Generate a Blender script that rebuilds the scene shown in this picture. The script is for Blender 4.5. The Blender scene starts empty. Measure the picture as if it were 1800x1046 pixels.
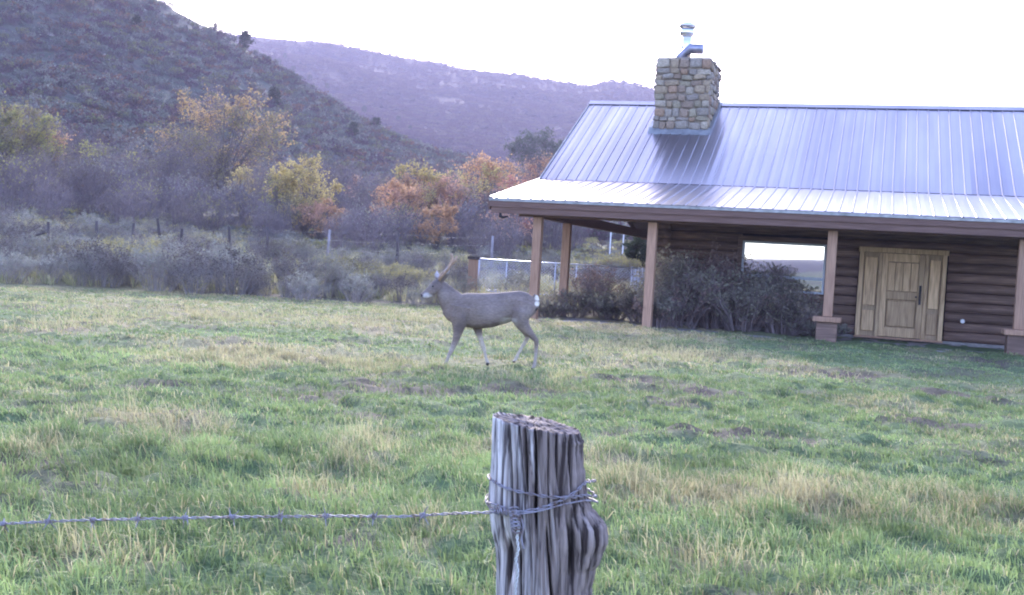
import bpy, bmesh, math, random
import numpy as np
from mathutils import Vector, Matrix
random.seed(7); rng = np.random.default_rng(7)
sc = bpy.context.scene
PI = math.pi

# ------------------------------------------------------------------ camera
F, CH, PITCH, ROLL = 2000.0, 1.41, -0.0328, 0.0594
fwd = Vector((0, math.cos(PITCH), math.sin(PITCH))); up = Vector((0, -math.sin(PITCH), math.cos(PITCH))); rt = Vector((1, 0, 0))
cx = rt*math.cos(ROLL) + up*math.sin(ROLL); cy = -rt*math.sin(ROLL) + up*math.cos(ROLL)
cam = bpy.data.objects.new('camera', bpy.data.cameras.new('camera'))
M4 = Matrix((cx, cy, -fwd)).transposed().to_4x4(); M4.translation = (0, 0, CH)
cam.matrix_world = M4
cam.data.sensor_width = 36; cam.data.lens = 40; cam.data.clip_end = 6000; cam.data.clip_start = 0.05
sc.collection.objects.link(cam); sc.camera = cam

# ------------------------------------------------------------------ light
SUN_EL, SUN_AZ = math.radians(21), math.radians(-7)          # azimuth measured from +Y towards +X
w = bpy.data.worlds.new('World'); sc.world = w; w.use_nodes = True
nt = w.node_tree; nt.nodes.clear()
sky = nt.nodes.new('ShaderNodeTexSky'); sky.sky_type = 'NISHITA'; sky.sun_disc = False
sky.sun_elevation = SUN_EL; sky.sun_rotation = SUN_AZ; sky.air_density = 1.0; sky.dust_density = 3.5; sky.ozone_density = 1.5; sky.altitude = 1800
tint = nt.nodes.new('ShaderNodeMixRGB'); tint.blend_type = 'MULTIPLY'; tint.inputs[0].default_value = 1; tint.inputs[2].default_value = (1.0, .925, 1.06, 1)
bg = nt.nodes.new('ShaderNodeBackground'); bg.inputs[1].default_value = 0.15
wo = nt.nodes.new('ShaderNodeOutputWorld')
nt.links.new(sky.outputs[0], tint.inputs[1]); nt.links.new(tint.outputs[0], bg.inputs[0]); nt.links.new(bg.outputs[0], wo.inputs[0])
sun = bpy.data.objects.new('sun', bpy.data.lights.new('sun', 'SUN'))
sun.data.energy = 1.5; sun.data.angle = math.radians(10); sun.data.color = (1.0, .95, .90)
sd = Vector((math.sin(SUN_AZ)*math.cos(SUN_EL), math.cos(SUN_AZ)*math.cos(SUN_EL), math.sin(SUN_EL)))
sun.rotation_euler = sd.to_track_quat('Z', 'Y').to_euler(); sun.location = sd*50 + Vector((0, 0, 30))
sc.collection.objects.link(sun)
vs = sc.view_settings; vs.view_transform = 'Standard'; vs.look = 'None'; vs.gamma = 1; vs.use_curve_mapping = False; vs.exposure = 2.85
sc.render.engine = 'CYCLES'; sc.cycles.use_denoising = True
sc.cycles.max_bounces = 6; sc.cycles.diffuse_bounces = 3; sc.cycles.glossy_bounces = 3; sc.cycles.transmission_bounces = 3; sc.cycles.volume_bounces = 0
sc.cycles.transparent_max_bounces = 6; sc.cycles.filter_width = 2.0; sc.cycles.caustics_reflective = False; sc.cycles.caustics_refractive = False
HAZE_DENS = 0.00044

# ------------------------------------------------------------------ helpers
def ray(px, py):
    U, V = px-900, py-523
    c, s = math.cos(ROLL), math.sin(ROLL)
    u, v = c*U+s*V, -s*U+c*V
    d = fwd + rt*(u/F) - up*(v/F)
    return d
def wp(px, py, Y):                       # world point seen at photo pixel, forward distance Y
    d = ray(px, py); t = Y/d.y
    return Vector((d.x*t, Y, CH+d.z*t))
def lin(c):
    return tuple(((x/255)/12.92 if x/255 <= .04045 else ((x/255+.055)/1.055)**2.4) for x in c)

def hash2(ix, iy, seed):
    n = (ix.astype(np.int64)*374761393 + iy.astype(np.int64)*668265263 + seed*1274126177) & 0xffffffff
    n = ((n ^ (n >> 13))*1274126177) & 0xffffffff
    n = (n ^ (n >> 16)) & 0xffffffff
    return n/4294967295.0
def vnoise(x, y, seed=0):
    x = np.asarray(x, float); y = np.asarray(y, float)
    ix, iy = np.floor(x), np.floor(y); fx, fy = x-ix, y-iy
    fx = fx*fx*fx*(fx*(fx*6-15)+10); fy = fy*fy*fy*(fy*(fy*6-15)+10)
    a, b = hash2(ix, iy, seed), hash2(ix+1, iy, seed); c, d = hash2(ix, iy+1, seed), hash2(ix+1, iy+1, seed)
    return (a*(1-fx)+b*fx)*(1-fy) + (c*(1-fx)+d*fx)*fy
def fbm(x, y, o=4, seed=0):
    r, a, t = 0, .5, 0
    for k in range(o):
        r = r + a*vnoise(x*2**k+17.3*k, y*2**k-9.1*k, seed+k); t += a; a *= .5
    return r/t
def sstep(a, b, x):
    t = np.clip((x-a)/(b-a), 0, 1); return t*t*(3-2*t)

def link(o): sc.collection.objects.link(o); return o
def tag(o, label=None, cat=None, group=None, kind=None):
    if label: o['label'] = label
    if cat: o['category'] = cat
    if group: o['group'] = group
    if kind: o['kind'] = kind
    return o
def empty(name, loc=(0, 0, 0), rz=0, label=None, cat=None, group=None):
    o = bpy.data.objects.new(name, None); o.location = loc; o.rotation_euler = (0, 0, rz); o.empty_display_size = .2
    link(o); return tag(o, label, cat, group)
def raw_mesh(name, V, tris=None, quads=None, mats=(), midx=None, col=None, smooth=False):
    me = bpy.data.meshes.new(name)
    V = np.asarray(V, np.float32).reshape(-1, 3)
    tris = np.zeros((0, 3), np.int32) if tris is None else np.asarray(tris, np.int32).reshape(-1, 3)
    quads = np.zeros((0, 4), np.int32) if quads is None else np.asarray(quads, np.int32).reshape(-1, 4)
    me.vertices.add(len(V)); me.vertices.foreach_set('co', V.ravel())
    nl = tris.size+quads.size; npoly = len(tris)+len(quads)
    me.loops.add(nl); me.loops.foreach_set('vertex_index', np.concatenate([tris.ravel(), quads.ravel()]))
    me.polygons.add(npoly)
    st = np.concatenate([np.arange(len(tris))*3, tris.size+np.arange(len(quads))*4]).astype(np.int32)
    me.polygons.foreach_set('loop_start', st)
    for m in mats: me.materials.append(m)
    if midx is not None: me.polygons.foreach_set('material_index', np.asarray(midx, np.int32))
    if smooth: me.polygons.foreach_set('use_smooth', np.ones(npoly, bool))
    if col is not None:
        at = me.color_attributes.new('Col', 'FLOAT_COLOR', 'POINT')
        c4 = np.ones((len(V), 4), np.float32); c4[:, :3] = col; at.data.foreach_set('color', c4.ravel())
    me.update(calc_edges=True); me.validate()
    return me
def mobj(name, me, parent=None, loc=None):
    o = bpy.data.objects.new(name, me); link(o)
    if parent: o.parent = parent
    if loc is not None: o.location = loc
    return o
class MB:                                 # a simple mesh builder
    def __init__(s): s.v = []; s.f = []
    def add(s, v, f):
        n = len(s.v); s.v += [tuple(p) for p in v]; s.f += [tuple(i+n for i in q) for q in f]; return s
    def box(s, x0, x1, y0, y1, z0, z1):
        return s.add([(x0,y0,z0),(x1,y0,z0),(x1,y1,z0),(x0,y1,z0),(x0,y0,z1),(x1,y0,z1),(x1,y1,z1),(x0,y1,z1)],
                     [(0,3,2,1),(4,5,6,7),(0,1,5,4),(1,2,6,5),(2,3,7,6),(3,0,4,7)])
    def prism(s, pts, vec):               # closed polygon pts (3d) extruded by vec
        n = len(pts); q = [Vector(p)+Vector(vec) for p in pts]
        return s.add([*pts, *q], [tuple(range(n))[::-1], tuple(range(n, 2*n))]+[(i, (i+1) % n, n+(i+1) % n, n+i) for i in range(n)])
    def tube(s, pts, rad, n=8, caps=True, sq=None):
        pts = [Vector(p) for p in pts]; base = len(s.v); m = len(pts)
        if not hasattr(rad, '__len__'): rad = [rad]*m
        prev = None
        for i, p in enumerate(pts):
            t = (pts[min(i+1, m-1)]-pts[max(i-1, 0)]).normalized()
            if prev is None: a = t.orthogonal().normalized()
            else: a = (prev-t*prev.dot(t)); a = a.normalized() if a.length > 1e-6 else t.orthogonal().normalized()
            prev = a; b = t.cross(a)
            for k in range(n):
                an = 2*PI*k/n; s.v.append(tuple(p+(a*math.cos(an)+b*math.sin(an))*rad[i]))
        for i in range(m-1):
            for k in range(n):
                k2 = (k+1) % n; s.f.append((base+i*n+k, base+i*n+k2, base+(i+1)*n+k2, base+(i+1)*n+k))
        if caps: s.f.append(tuple(base+k for k in range(n))[::-1]); s.f.append(tuple(base+(m-1)*n+k for k in range(n)))
        return s
    def mesh(s, name, mat=None, smooth=False, bevel=0):
        me = bpy.data.meshes.new(name); me.from_pydata(s.v, [], s.f)
        bm = bmesh.new(); bm.from_mesh(me)
        if bevel: bmesh.ops.bevel(bm, geom=bm.edges[:], offset=bevel, segments=1, affect='EDGES')
        bmesh.ops.recalc_face_normals(bm, faces=bm.faces[:]); bm.to_mesh(me); bm.free()
        if mat: me.materials.append(mat)
        if smooth:
            for p in me.polygons: p.use_smooth = True
        return me
    def build(s, name, mat, parent=None, smooth=False, bevel=0, loc=None):
        return mobj(name, s.mesh(name, mat, smooth, bevel), parent, loc)

def mat(name, stops, scale=5, stretch=(1, 1, 1), rough=.8, metal=0, bump=0, bscale=None, coord='Object', attr=False, rnd=0, trans=0, detail=6, dist=0, spec=.3, scale2=None):
    """noise ramp colour, optionally times the Col attribute, per-object random value shift, translucency"""
    m = bpy.data.materials.new(name); m.use_nodes = True; N = m.node_tree.nodes; L = m.node_tree.links; N.clear()
    out = N.new('ShaderNodeOutputMaterial'); p = N.new('ShaderNodeBsdfPrincipled')
    p.inputs['Roughness'].default_value = rough; p.inputs['Metallic'].default_value = metal; p.inputs['Specular IOR Level'].default_value = spec
    tc = N.new('ShaderNodeTexCoord'); mp = N.new('ShaderNodeMapping'); mp.inputs['Scale'].default_value = stretch
    L.new(tc.outputs[coord], mp.inputs[0])
    vec = mp.outputs[0]
    if rnd:
        oi = N.new('ShaderNodeObjectInfo'); va = N.new('ShaderNodeVectorMath'); va.operation = 'ADD'
        mu = N.new('ShaderNodeMath'); mu.operation = 'MULTIPLY'; mu.inputs[1].default_value = 37; L.new(oi.outputs['Random'], mu.inputs[0])
        L.new(vec, va.inputs[0]); L.new(mu.outputs[0], va.inputs[1]); vec = va.outputs[0]
    nz = N.new('ShaderNodeTexNoise'); nz.inputs['Scale'].default_value = scale; nz.inputs['Detail'].default_value = detail; nz.inputs['Distortion'].default_value = dist
    L.new(vec, nz.inputs['Vector'])
    fac = nz.outputs[0]
    if scale2:
        n2 = N.new('ShaderNodeTexNoise'); n2.inputs['Scale'].default_value = scale2; n2.inputs['Detail'].default_value = 5; L.new(vec, n2.inputs['Vector'])
        av = N.new('ShaderNodeMath'); av.operation = 'ADD'; L.new(fac, av.inputs[0]); L.new(n2.outputs[0], av.inputs[1])
        hv = N.new('ShaderNodeMath'); hv.operation = 'MULTIPLY'; hv.inputs[1].default_value = .5; L.new(av.outputs[0], hv.inputs[0]); fac = hv.outputs[0]
    rp = N.new('ShaderNodeValToRGB'); e = rp.color_ramp.elements
    ps = [s[0] for s in stops]
    while len(e) < len(stops): e.new(.5)
    for k, (pos, c) in enumerate(stops): e[k].position = pos; e[k].color = (*c, 1)
    L.new(fac, rp.inputs[0]); c = rp.outputs[0]
    if attr:
        at = N.new('ShaderNodeAttribute'); at.attribute_name = 'Col'; mx = N.new('ShaderNodeMixRGB'); mx.blend_type = 'MULTIPLY'; mx.inputs[0].default_value = 1
        L.new(at.outputs['Color'], mx.inputs[1]); L.new(c, mx.inputs[2]); c = mx.outputs[0]
    if rnd:
        hs = N.new('ShaderNodeHueSaturation'); mr = N.new('ShaderNodeMapRange'); mr.inputs['To Min'].default_value = 1-rnd; mr.inputs['To Max'].default_value = 1+rnd
        L.new(oi.outputs['Random'], mr.inputs[0]); L.new(mr.outputs[0], hs.inputs['Value']); L.new(c, hs.inputs['Color']); c = hs.outputs[0]
    L.new(c, p.inputs['Base Color'])
    if bump:
        nb = N.new('ShaderNodeTexNoise'); nb.inputs['Scale'].default_value = bscale or scale*2; nb.inputs['Detail'].default_value = 6; L.new(vec, nb.inputs['Vector'])
        b = N.new('ShaderNodeBump'); b.inputs['Strength'].default_value = 1; b.inputs['Distance'].default_value = bump; L.new(nb.outputs[0], b.inputs['Height']); L.new(b.outputs[0], p.inputs['Normal'])
    if trans:
        tr = N.new('ShaderNodeBsdfTranslucent'); L.new(c, tr.inputs[0]); ms = N.new('ShaderNodeMixShader'); ms.inputs[0].default_value = trans
        L.new(p.outputs[0], ms.inputs[1]); L.new(tr.outputs[0], ms.inputs[2]); L.new(ms.outputs[0], out.inputs[0])
    else: L.new(p.outputs[0], out.inputs[0])
    return m
WH = [(0, (1, 1, 1)), (1, (1, 1, 1))]
def vary(c, a=.7, b=1.3, p0=.3, p1=.7): return [(p0, tuple(x*a for x in c)), (p1, tuple(x*b for x in c))]

# ------------------------------------------------------------------ terrain
def pix_table(pts):
    az, el = [], []
    for px, py in pts:
        d = ray(px, py); az.append(math.atan2(d.x, d.y)); el.append(d.z/math.hypot(d.x, d.y))
    return np.array(az), np.array(el)
near_sky = pix_table([(-500,-260),(-300,-215),(0,-130),(150,-75),(275,0),(330,32),(385,55),(430,86),(500,128),(560,168),(620,205),(700,245),(800,275),(900,298),(1000,330),(1200,370),(1500,400),(1900,430),(2400,450)])
far_sky = pix_table([(-500,140),(-100,130),(200,95),(330,72),(385,60),(430,62),(500,71),(580,75),(640,88),(700,100),(800,117),(880,128),(960,139),(1035,150),(1065,143),(1100,143),(1145,157),(1200,178),(1265,215),(1500,260),(1900,300),(2600,360)])
R1, R2, RG = 235.0, 820.0, 96.0
def base_h(r, az):
    f = (1+.12*np.clip(-az/.4, -1, 1))*(sstep(2.0, 1.2, np.abs(az))*.98+.02)
    return np.interp(r, [0, 29, 36, 48, 60, 78, 96], [0, 0, .18, .78, 1.5, 2.5, 3.5])*f
def smooth_h(x, y):
    r = np.hypot(x, y)+1e-6; az = np.arctan2(x, y)
    front = sstep(1.9, .9, np.abs(az))
    e1 = np.interp(az, *near_sky)*front + (-.001+.019*np.exp(-((az+2.84)/.07)**2))*(1-front); e2 = np.interp(az, *far_sky)*front + (.015+.004*np.sin(az*13+1))*(1-front)
    zc1 = e1*R1+CH; zc2 = e2*R2+CH
    b = base_h(np.minimum(r, RG), az)
    t1 = np.clip((r-RG)/(R1-RG), 0, 1); z = b + (zc1-base_h(RG, az))*(t1**1.25)
    vz = zc1*.86
    t2 = sstep(R1, R1+110, r)
    z = np.where(r > R1, zc1+(vz-zc1)*t2, z)
    t3 = np.clip((r-R1-110)/(R2-R1-110), 0, 1)
    z = np.where(r > R1+110, vz+(zc2-vz)*t3**1.12, z)
    z = np.where(r > R2, zc2-(r-R2)*.05, z)
    return z
def ground_h(x, y):
    r = np.hypot(x, y)
    z = smooth_h(x, y)
    lawn = sstep(33, 26, r)
    n1 = fbm(x*.9, y*.9, 3, 5); n2 = fbm(x*2.6, y*2.6, 2, 9)
    z = z + lawn*((n1-.5)*.10 + np.abs(n2-.5)*.22) + (1-lawn)*sstep(28, 50, r)*(fbm(x*.25, y*.25, 4, 3)-.5)*.5
    a = sstep(96, 170, r)*(1-.0*r)
    g = fbm(x/38+3*fbm(x/90, y/90, 2, 31), y/38, 5, 21)-.5
    fr_ = sstep(2.0, 1.2, np.abs(np.arctan2(x, y)))*.95+.05; a = a*fr_
    z = z + a*(g*5.0)*sstep(0, 1, 1-.75*np.exp(-((r-R1)/40)**2)) + fr_*sstep(360, 500, r)*np.exp(-((r-R2)/1e9))*(fbm(x/110, y/110, 5, 41)-.5)*12*(1-.8*np.exp(-((r-R2)/70)**2))
    return z
def gpt(px, py, rmax=900):
    d = ray(px, py); hd = math.hypot(d.x, d.y)
    rr = np.concatenate([np.arange(2, 60, .02), np.geomspace(60, rmax, 3000)]); X = d.x/hd*rr; Y = d.y/hd*rr; Z = CH+d.z/hd*rr
    k = np.nonzero(Z <= smooth_h(X, Y))[0]
    if len(k) == 0: return None
    k = k[0]; return float(X[k]), float(Y[k])
def gz(x, y): return float(ground_h(np.array([x]), np.array([y]))[0])

# patches of dry grass and of bare soil, by where they lie on the lawn
def patch(px, py, rx, ry):
    a = gpt(px, py); b = gpt(px+rx, py); c = gpt(px, py-ry) or (a[0], a[1]+3); e = gpt(px, py+ry)
    return a[0], a[1], abs(b[0]-a[0]), max(.25, abs(c[1]-e[1])/2)
DRY = [patch(*p) for p in [(640,800,70,40),(340,770,60,25),(230,740,90,16),(90,790,70,20),(745,960,45,50),(600,640,330,22),(1130,620,200,26),(400,560,420,16),(800,570,200,20),
      (1100,580,160,14),(120,575,120,18),(1270,890,130,40),(1090,850,60,50),(1420,900,60,40),(560,880,90,18),(1000,665,50,14),(330,640,140,12),(200,990,140,18),(1290,1000,120,20),(960,620,60,14)]]
SOIL = [patch(*p) for p in [(520,700,150,16),(730,690,120,12),(900,690,80,12),(1170,685,90,13),(1190,715,60,8),(1440,660,90,8),(1620,745,90,13),(1450,785,110,9),(1770,640,60,12),(640,735,60,8),
      (1080,770,50,8),(330,740,60,8),(70,820,90,10),(600,960,120,16),(1230,775,150,9),(1680,700,80,7),(290,690,80,7)]]
def patches(x, y, P):
    v = np.zeros(np.shape(x))
    n = (fbm(x*1.3, y*1.3, 3, 77)-.5)*1.3
    for a, b, rx, ry in P: v = np.maximum(v, 1-sstep(.45, 1.25, np.hypot((x-a)/rx, (y-b)/ry)+n))
    return v
def lawn_cols(x, y):
    r = np.hypot(x, y)
    dry = np.clip(patches(x, y, DRY)*.58 + sstep(.50, .75, fbm(x*.7, y*.7, 4, 101))*.5 + sstep(21, 29, r)*.38*sstep(9, 5, x), 0, 1)
    soil = np.clip(patches(x, y, SOIL)*.85 + sstep(.6, .76, fbm(x*.8+9, y*1.1, 4, 131))*.55, 0, 1)*sstep(27, 23, r)
    return dry, soil

def build_ground():
    az = np.concatenate([np.arange(-180, -36, 3.0), np.arange(-36, 36.01, .13), np.arange(39, 180.1, 3.0)])*PI/180
    rr = [.0, .8, 1.6, 2.4]
    r = 2.8
    while r < RG-.5: rr.append(r); r *= 1.0125
    n0 = len(rr); rr.append(RG)
    r = RG*1.02
    while r < 2100: rr.append(r); r *= 1.014
    rr = np.array(rr)
    A, R = np.meshgrid(az, rr)
    X, Y = R*np.sin(A), R*np.cos(A); Z = ground_h(X, Y)
    i1 = int(np.searchsorted(rr, R1+50))
    def section(a, b, name, m, kindname, col=None):
        x, y, z = X[a:b+1], Y[a:b+1], Z[a:b+1]; nr, na = x.shape
        idx = np.arange(nr*na).reshape(nr, na)
        q = np.stack([idx[:-1, :-1], idx[:-1, 1:], idx[1:, 1:], idx[1:, :-1]], -1).reshape(-1, 4)[:, ::-1]
        V = np.stack([x, y, z], -1).reshape(-1, 3)
        c = None
        if col: c = col(V[:, 0], V[:, 1])
        o = mobj(name, raw_mesh(name, V, quads=q, mats=[m], col=c, smooth=True)); tag(o, kindname, kind='structure')
    def gcol(x, y):
        dry, soil = lawn_cols(x, y); r = np.hypot(x, y)
        g = np.array([.095, .135, .062]); t = np.array([.26, .22, .13]); s = np.array([.085, .066, .058]); br = np.array([.10, .088, .075])
        c = g+(t-g)*dry[:, None]; c = c+(s-c)*soil[:, None]
        k = sstep(27, 33, r)[:, None]; n = fbm(x*.18, y*.3, 4, 51)[:, None]
        far = br + (np.array([.20, .185, .10])-br)*sstep(.45, .62, n)
        return c*(1-k)+far*k
    mg = mat('soil_and_thatch', vary((1, 1, 1), .65, 1.35), scale=9, rough=.95, bump=.02, bscale=30, attr=True, spec=.1)
    mh = mat('sage_hillside', [(.32, (.044, .056, .046)), (.43, (.072, .086, .068)), (.52, (.095, .098, .078)), (.60, (.066, .058, .062)), (.85, (.092, .086, .072))], scale=.09, scale2=.5, rough=.95, bump=.8, bscale=.6, detail=10, spec=.1)
    mf = mat('scrub_covered_far_hill', [(.34, (.014, .009, .020)), (.48, (.021, .013, .027)), (.60, (.028, .016, .028)), (.80, (.034, .021, .030))], scale=.03, scale2=.2, rough=.95, bump=2.0, bscale=.22, detail=10, spec=.1)
    section(0, n0, 'ground', mg, 'lumpy lawn and brush flat running back to the hills', gcol)
    section(n0, i1, 'hillside', mh, 'steep near hillside of sagebrush and scrub')
    section(i1, len(rr)-1, 'far_hill', mf, 'long purple scrub covered ridge behind the cabin')
build_ground()

# ------------------------------------------------------------------ log cabin
TH, AX, AY = .3084, -.6482, 27.1397
ZE, D1, Z1, D2, Z2, WALL = 2.87, 4.1136, 3.66, 9.1327, 6.50, 3.12
def hp(s, d, z=0): return Vector((AX+s*math.cos(TH)+d*math.sin(TH), AY-s*math.sin(TH)+d*math.cos(TH), z))
cabin = empty('log_cabin', hp(0, 0, 0), -TH, 'long log cabin with ribbed metal roof, stone chimney and front porch', 'cabin')
m_roof = mat('galvanised_roofing', [(.25, (.225, .21, .245)), (.75, (.38, .36, .395))], scale=.7, stretch=(1, .25, .25), rough=.30, metal=.85, bump=.0006, bscale=3, rnd=.05, spec=.5)
m_trimmetal = mat('dull_metal_trim', vary((.27, .28, .28)), rough=.4, metal=.7)
m_fascia = mat('brown_stained_board', [(.3, (.12, .070, .055)), (.7, (.20, .125, .10))], scale=3, stretch=(.6, 6, 14), rough=.75, bump=.002, bscale=20)
m_post = mat('rough_sawn_post', [(.3, (.29, .175, .115)), (.7, (.46, .29, .19))], scale=5, stretch=(8, 8, .5), rough=.8, bump=.003, bscale=12, rnd=.12)
m_log = mat('aged_log', [(.3, (.12, .080, .060)), (.55, (.19, .125, .095)), (.75, (.33, .225, .165))], scale=3, stretch=(.5, 7, 7), rough=.75, bump=.004, bscale=8, rnd=.18)
m_logtop = m_log
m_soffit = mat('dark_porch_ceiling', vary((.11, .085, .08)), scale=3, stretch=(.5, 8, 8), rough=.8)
m_door = mat('honey_pine_door', [(.3, (.32, .21, .11)), (.5, (.49, .34, .185)), (.75, (.63, .46, .26))], scale=3.2, stretch=(9, 9, .7), rough=.55, bump=.0015, bscale=9, rnd=.28)
m_black = mat('black_iron', vary((.02, .02, .022)), rough=.4, metal=.6)
m_conc = mat('grey_concrete', vary((.22, .21, .20)), scale=8, rough=.9, bump=.003)
m_pier = mat('dark_stone_pier', [(.35, (.03, .025, .024)), (.65, (.075, .06, .055))], scale=9, rough=.9, bump=.01)
m_white = mat('white_plastic', vary((.8, .8, .8), .95, 1.05), rough=.5)
m_frame = mat('pale_window_frame', vary((.55, .60, .66), .9, 1.1), rough=.45)
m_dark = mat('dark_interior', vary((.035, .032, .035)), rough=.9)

NPAN, PW = 20, .84
def panel_mesh(d0, z0, d1, z1):
    prof = []
    for k in range(3):
        c = PW*(k+.5)/3
        prof += [(c-.024, 0), (c-.011, .018), (c+.011, .018), (c+.024, 0)]
        if k < 2: prof.append((PW*(k+1)/3, .006))
    prof = [(0, 0)]+prof+[(PW, 0)]
    dv = Vector((0, d1-d0, z1-z0)); nv = Vector((0, -(z1-z0), d1-d0)).normalized()
    b = MB(); n = len(prof); v = []
    for t in (0, 1):
        for x, h in prof: v.append(Vector((x, d0, z0))+dv*t+nv*h)
    b.add(v, [(i, i+1, n+i+1, n+i) for i in range(n-1)])
    # turned-down lip at the lower end, so the sheet has an edge
    v2 = [Vector((x, d0, z0))+nv*h for x, h in prof]+[Vector((x, d0, z0))-nv*.012 for x, h in prof]
    b.add(v2, [(i, i+1, n+i+1, n+i) for i in range(n-1)])
    return b.mesh('roof_panel', m_roof)
DR, D3 = 2*D2-D1, 2*D2
slopes = [(0, ZE, D1+.03, Z1+.01), (D1-.12, Z1+.045-.068, D2, Z2), (DR+.12, Z1-.023, D2, Z2), (D3, ZE, DR-.03, Z1+.01)]
for k, (a, za, b_, zb) in enumerate(slopes):
    me = panel_mesh(a, za, b_, zb)
    for i in range(NPAN):
        o = mobj('roof_panel', me, cabin, (i*PW, 0, 0))
LEN = NPAN*PW
# roof deck under the sheets
def deckz(d): return np.interp(d, [0, D1, D2, DR, D3], [ZE, Z1, Z2, Z1, ZE])
b = MB(); pts = [(0.04, d, float(deckz(d))-.055) for d in (.05, D1, D2, DR, D3-.05)]+[(0.04, d, float(deckz(d))-.20) for d in (D3-.05, DR, D2, D1, .05)]
for i in range(4):
    q = [pts[i], pts[i+1], pts[9-i-1], pts[9-i]]; b.prism(q, (LEN-.08, 0, 0))
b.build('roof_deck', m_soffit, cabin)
MB().box(0, LEN, D1-.125, D1-.112, Z1-.052, Z1-.005).build('closure_strip', m_black, cabin)  # black strip added as the shade line under the upper sheets' lip
# rake trims on the left and right gable, ridge cap, drip edge
for s0 in (-.03, LEN+.0):
    for (a, za, b_, zb) in slopes:
        dv = Vector((0, b_-a, zb-za)); nv = Vector((0, -(zb-za), b_-a)).normalized()
        if nv.z < 0: nv = -nv
        p0 = Vector((s0, a, za)); 
        MB().prism([p0-nv*.13, p0+nv*.032, p0+dv+nv*.032, p0+dv-nv*.13], (.03, 0, 0)).build('rake_trim', m_trimmetal, cabin)
        p1 = p0+Vector((-.025 if s0 < 1 else .03, 0, 0))
        MB().prism([p1-nv*.30, p1-nv*.05, p1+dv-nv*.05, p1+dv-nv*.30], (.024, 0, 0)).build('rake_board', m_fascia, cabin)
MB().prism([(-.04, D2-.22, Z2-.09), (-.04, D2, Z2+.045), (-.04, D2+.22, Z2-.09), (-.04, D2, Z2+.02)], (LEN+.08, 0, 0)).build('ridge_cap', m_roof, cabin)
for d, sg in ((0, -1), (D3, 1)):
    y0 = d
    MB().box(-.03, LEN+.03, *sorted((y0+sg*.002, y0+sg*.022)), ZE-.075, ZE-.014).build('drip_edge', m_trimmetal, cabin)
    MB().box(-.02, LEN+.02, *sorted((y0-sg*.03, y0-sg*.001)), ZE-.21, ZE-.035).build('fascia_board', m_fascia, cabin)
    MB().box(.02, LEN-.02, *sorted((y0-sg*.09, y0-sg*.035)), ZE-.36, ZE-.19).build('fascia_board', m_fascia, cabin)
MB().box(.62, LEN-.3, .36, .54, ZE-.40, ZE-.16).build('porch_beam', m_fascia, cabin)
MB().box(.9, 3.5, WALL-.1, WALL+.1, ZE-.02, ZE+.26).build('porch_beam', m_fascia, cabin)
MB().box(.98, 1.2, .54, D3-.5, ZE-.42, ZE-.17).build('porch_beam', m_fascia, cabin)
# hook under the left end of the fascia
MB().tube([(.26, .02, ZE-.36), (.26, .02, ZE-.43), (.33, .02, ZE-.46), (.46, .02, ZE-.43)], [.03, .045, .03, .02], 8).build('eave_bracket', m_black, cabin, smooth=True)
# rafters under the porch ceiling
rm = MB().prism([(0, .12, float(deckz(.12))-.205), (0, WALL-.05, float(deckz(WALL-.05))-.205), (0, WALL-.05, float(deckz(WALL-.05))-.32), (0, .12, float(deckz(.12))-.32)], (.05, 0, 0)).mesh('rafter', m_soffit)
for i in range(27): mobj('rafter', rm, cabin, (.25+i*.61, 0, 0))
# walls of round logs
LD = .232
def log_mesh(L, axis):
    b = MB()
    if axis == 'x': b.tube([(0, 0, 0), (L*.5, 0, .003), (L, 0, 0)], LD*.505, 12)
    else: b.tube([(0, 0, 0), (0, L*.5, .003), (0, L, 0)], LD*.53, 10)
    return b.mesh('log', m_log, smooth=True)
WX0, WX1, WD0, WD1 = 3.72, LEN-.9, WALL+LD*.5, D3-2.9
openings = [(5.60, 7.68, .99, 2.27), (8.42, 10.46, -1, 2.16), (12.9, 14.4, 1.0, 2.2)]
cache = {}
def put_log(L, axis, loc):
    key = (round(L, 2), axis)
    if key not in cache: cache[key] = log_mesh(L, axis)
    mobj('log', cache[key], cabin, loc)
ncourse = int((float(deckz(WALL))-.25-.10)/LD)
for k in range(ncourse):
    z = .10+LD*(k+.5); j = random.uniform(-.008, .008)
    segs = [(WX0-.28, WX1+.28)]
    for a, b_, z0, z1 in openings:
        if z+LD*.3 > z0 and z-LD*.3 < z1:
            ns = []
            for (u, v) in segs:
                if a > u and b_ < v: ns += [(u, a), (b_, v)]
                else: ns.append((u, v))
            segs = ns
    for (u, v) in segs: put_log(v-u, 'x', (u, WD0+j, z))
    put_log(WX1-WX0+.56, 'x', (WX0-.28, WD1+j, z))
    for xx in (WX0, WX1): put_log(WD1-WD0+.5, 'y', (xx+j, WD0-.25, z+LD*.0+.004))
for xx in (WX0-.04, WX1-.04):
    zt = .10+LD*ncourse
    pts = [(xx, WD0, zt), (xx, WD0, float(deckz(WD0))-.21)]+[(xx, d, float(deckz(d))-.21) for d in (D1, D2, DR)]+[(xx, WD1, float(deckz(WD1))-.21), (xx, WD1, zt)]
    MB().prism(pts, (.08, 0, 0)).build('gable_wall', m_log, cabin)
MB().box(WX0+.1, WX1-.1, WD0-.03, WD0+.03, .10+LD*ncourse-.02, float(deckz(WALL))-.2).build('frieze_board', m_log, cabin)
MB().box(WX0-.1, WX1+.1, WD0-.05, WD1+.1, -.4, .095).build('foundation', m_conc, cabin, bevel=.01)
MB().box(.9, LEN-.4, .2, WD0-.06, -.3, .02).build('porch_floor', m_conc, cabin, bevel=.01)
MB().box(WX0+.13, WX1-.13, WD0+2.5, WD0+2.6, .1, 3.1).build('inner_partition', m_dark, cabin)
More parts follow.
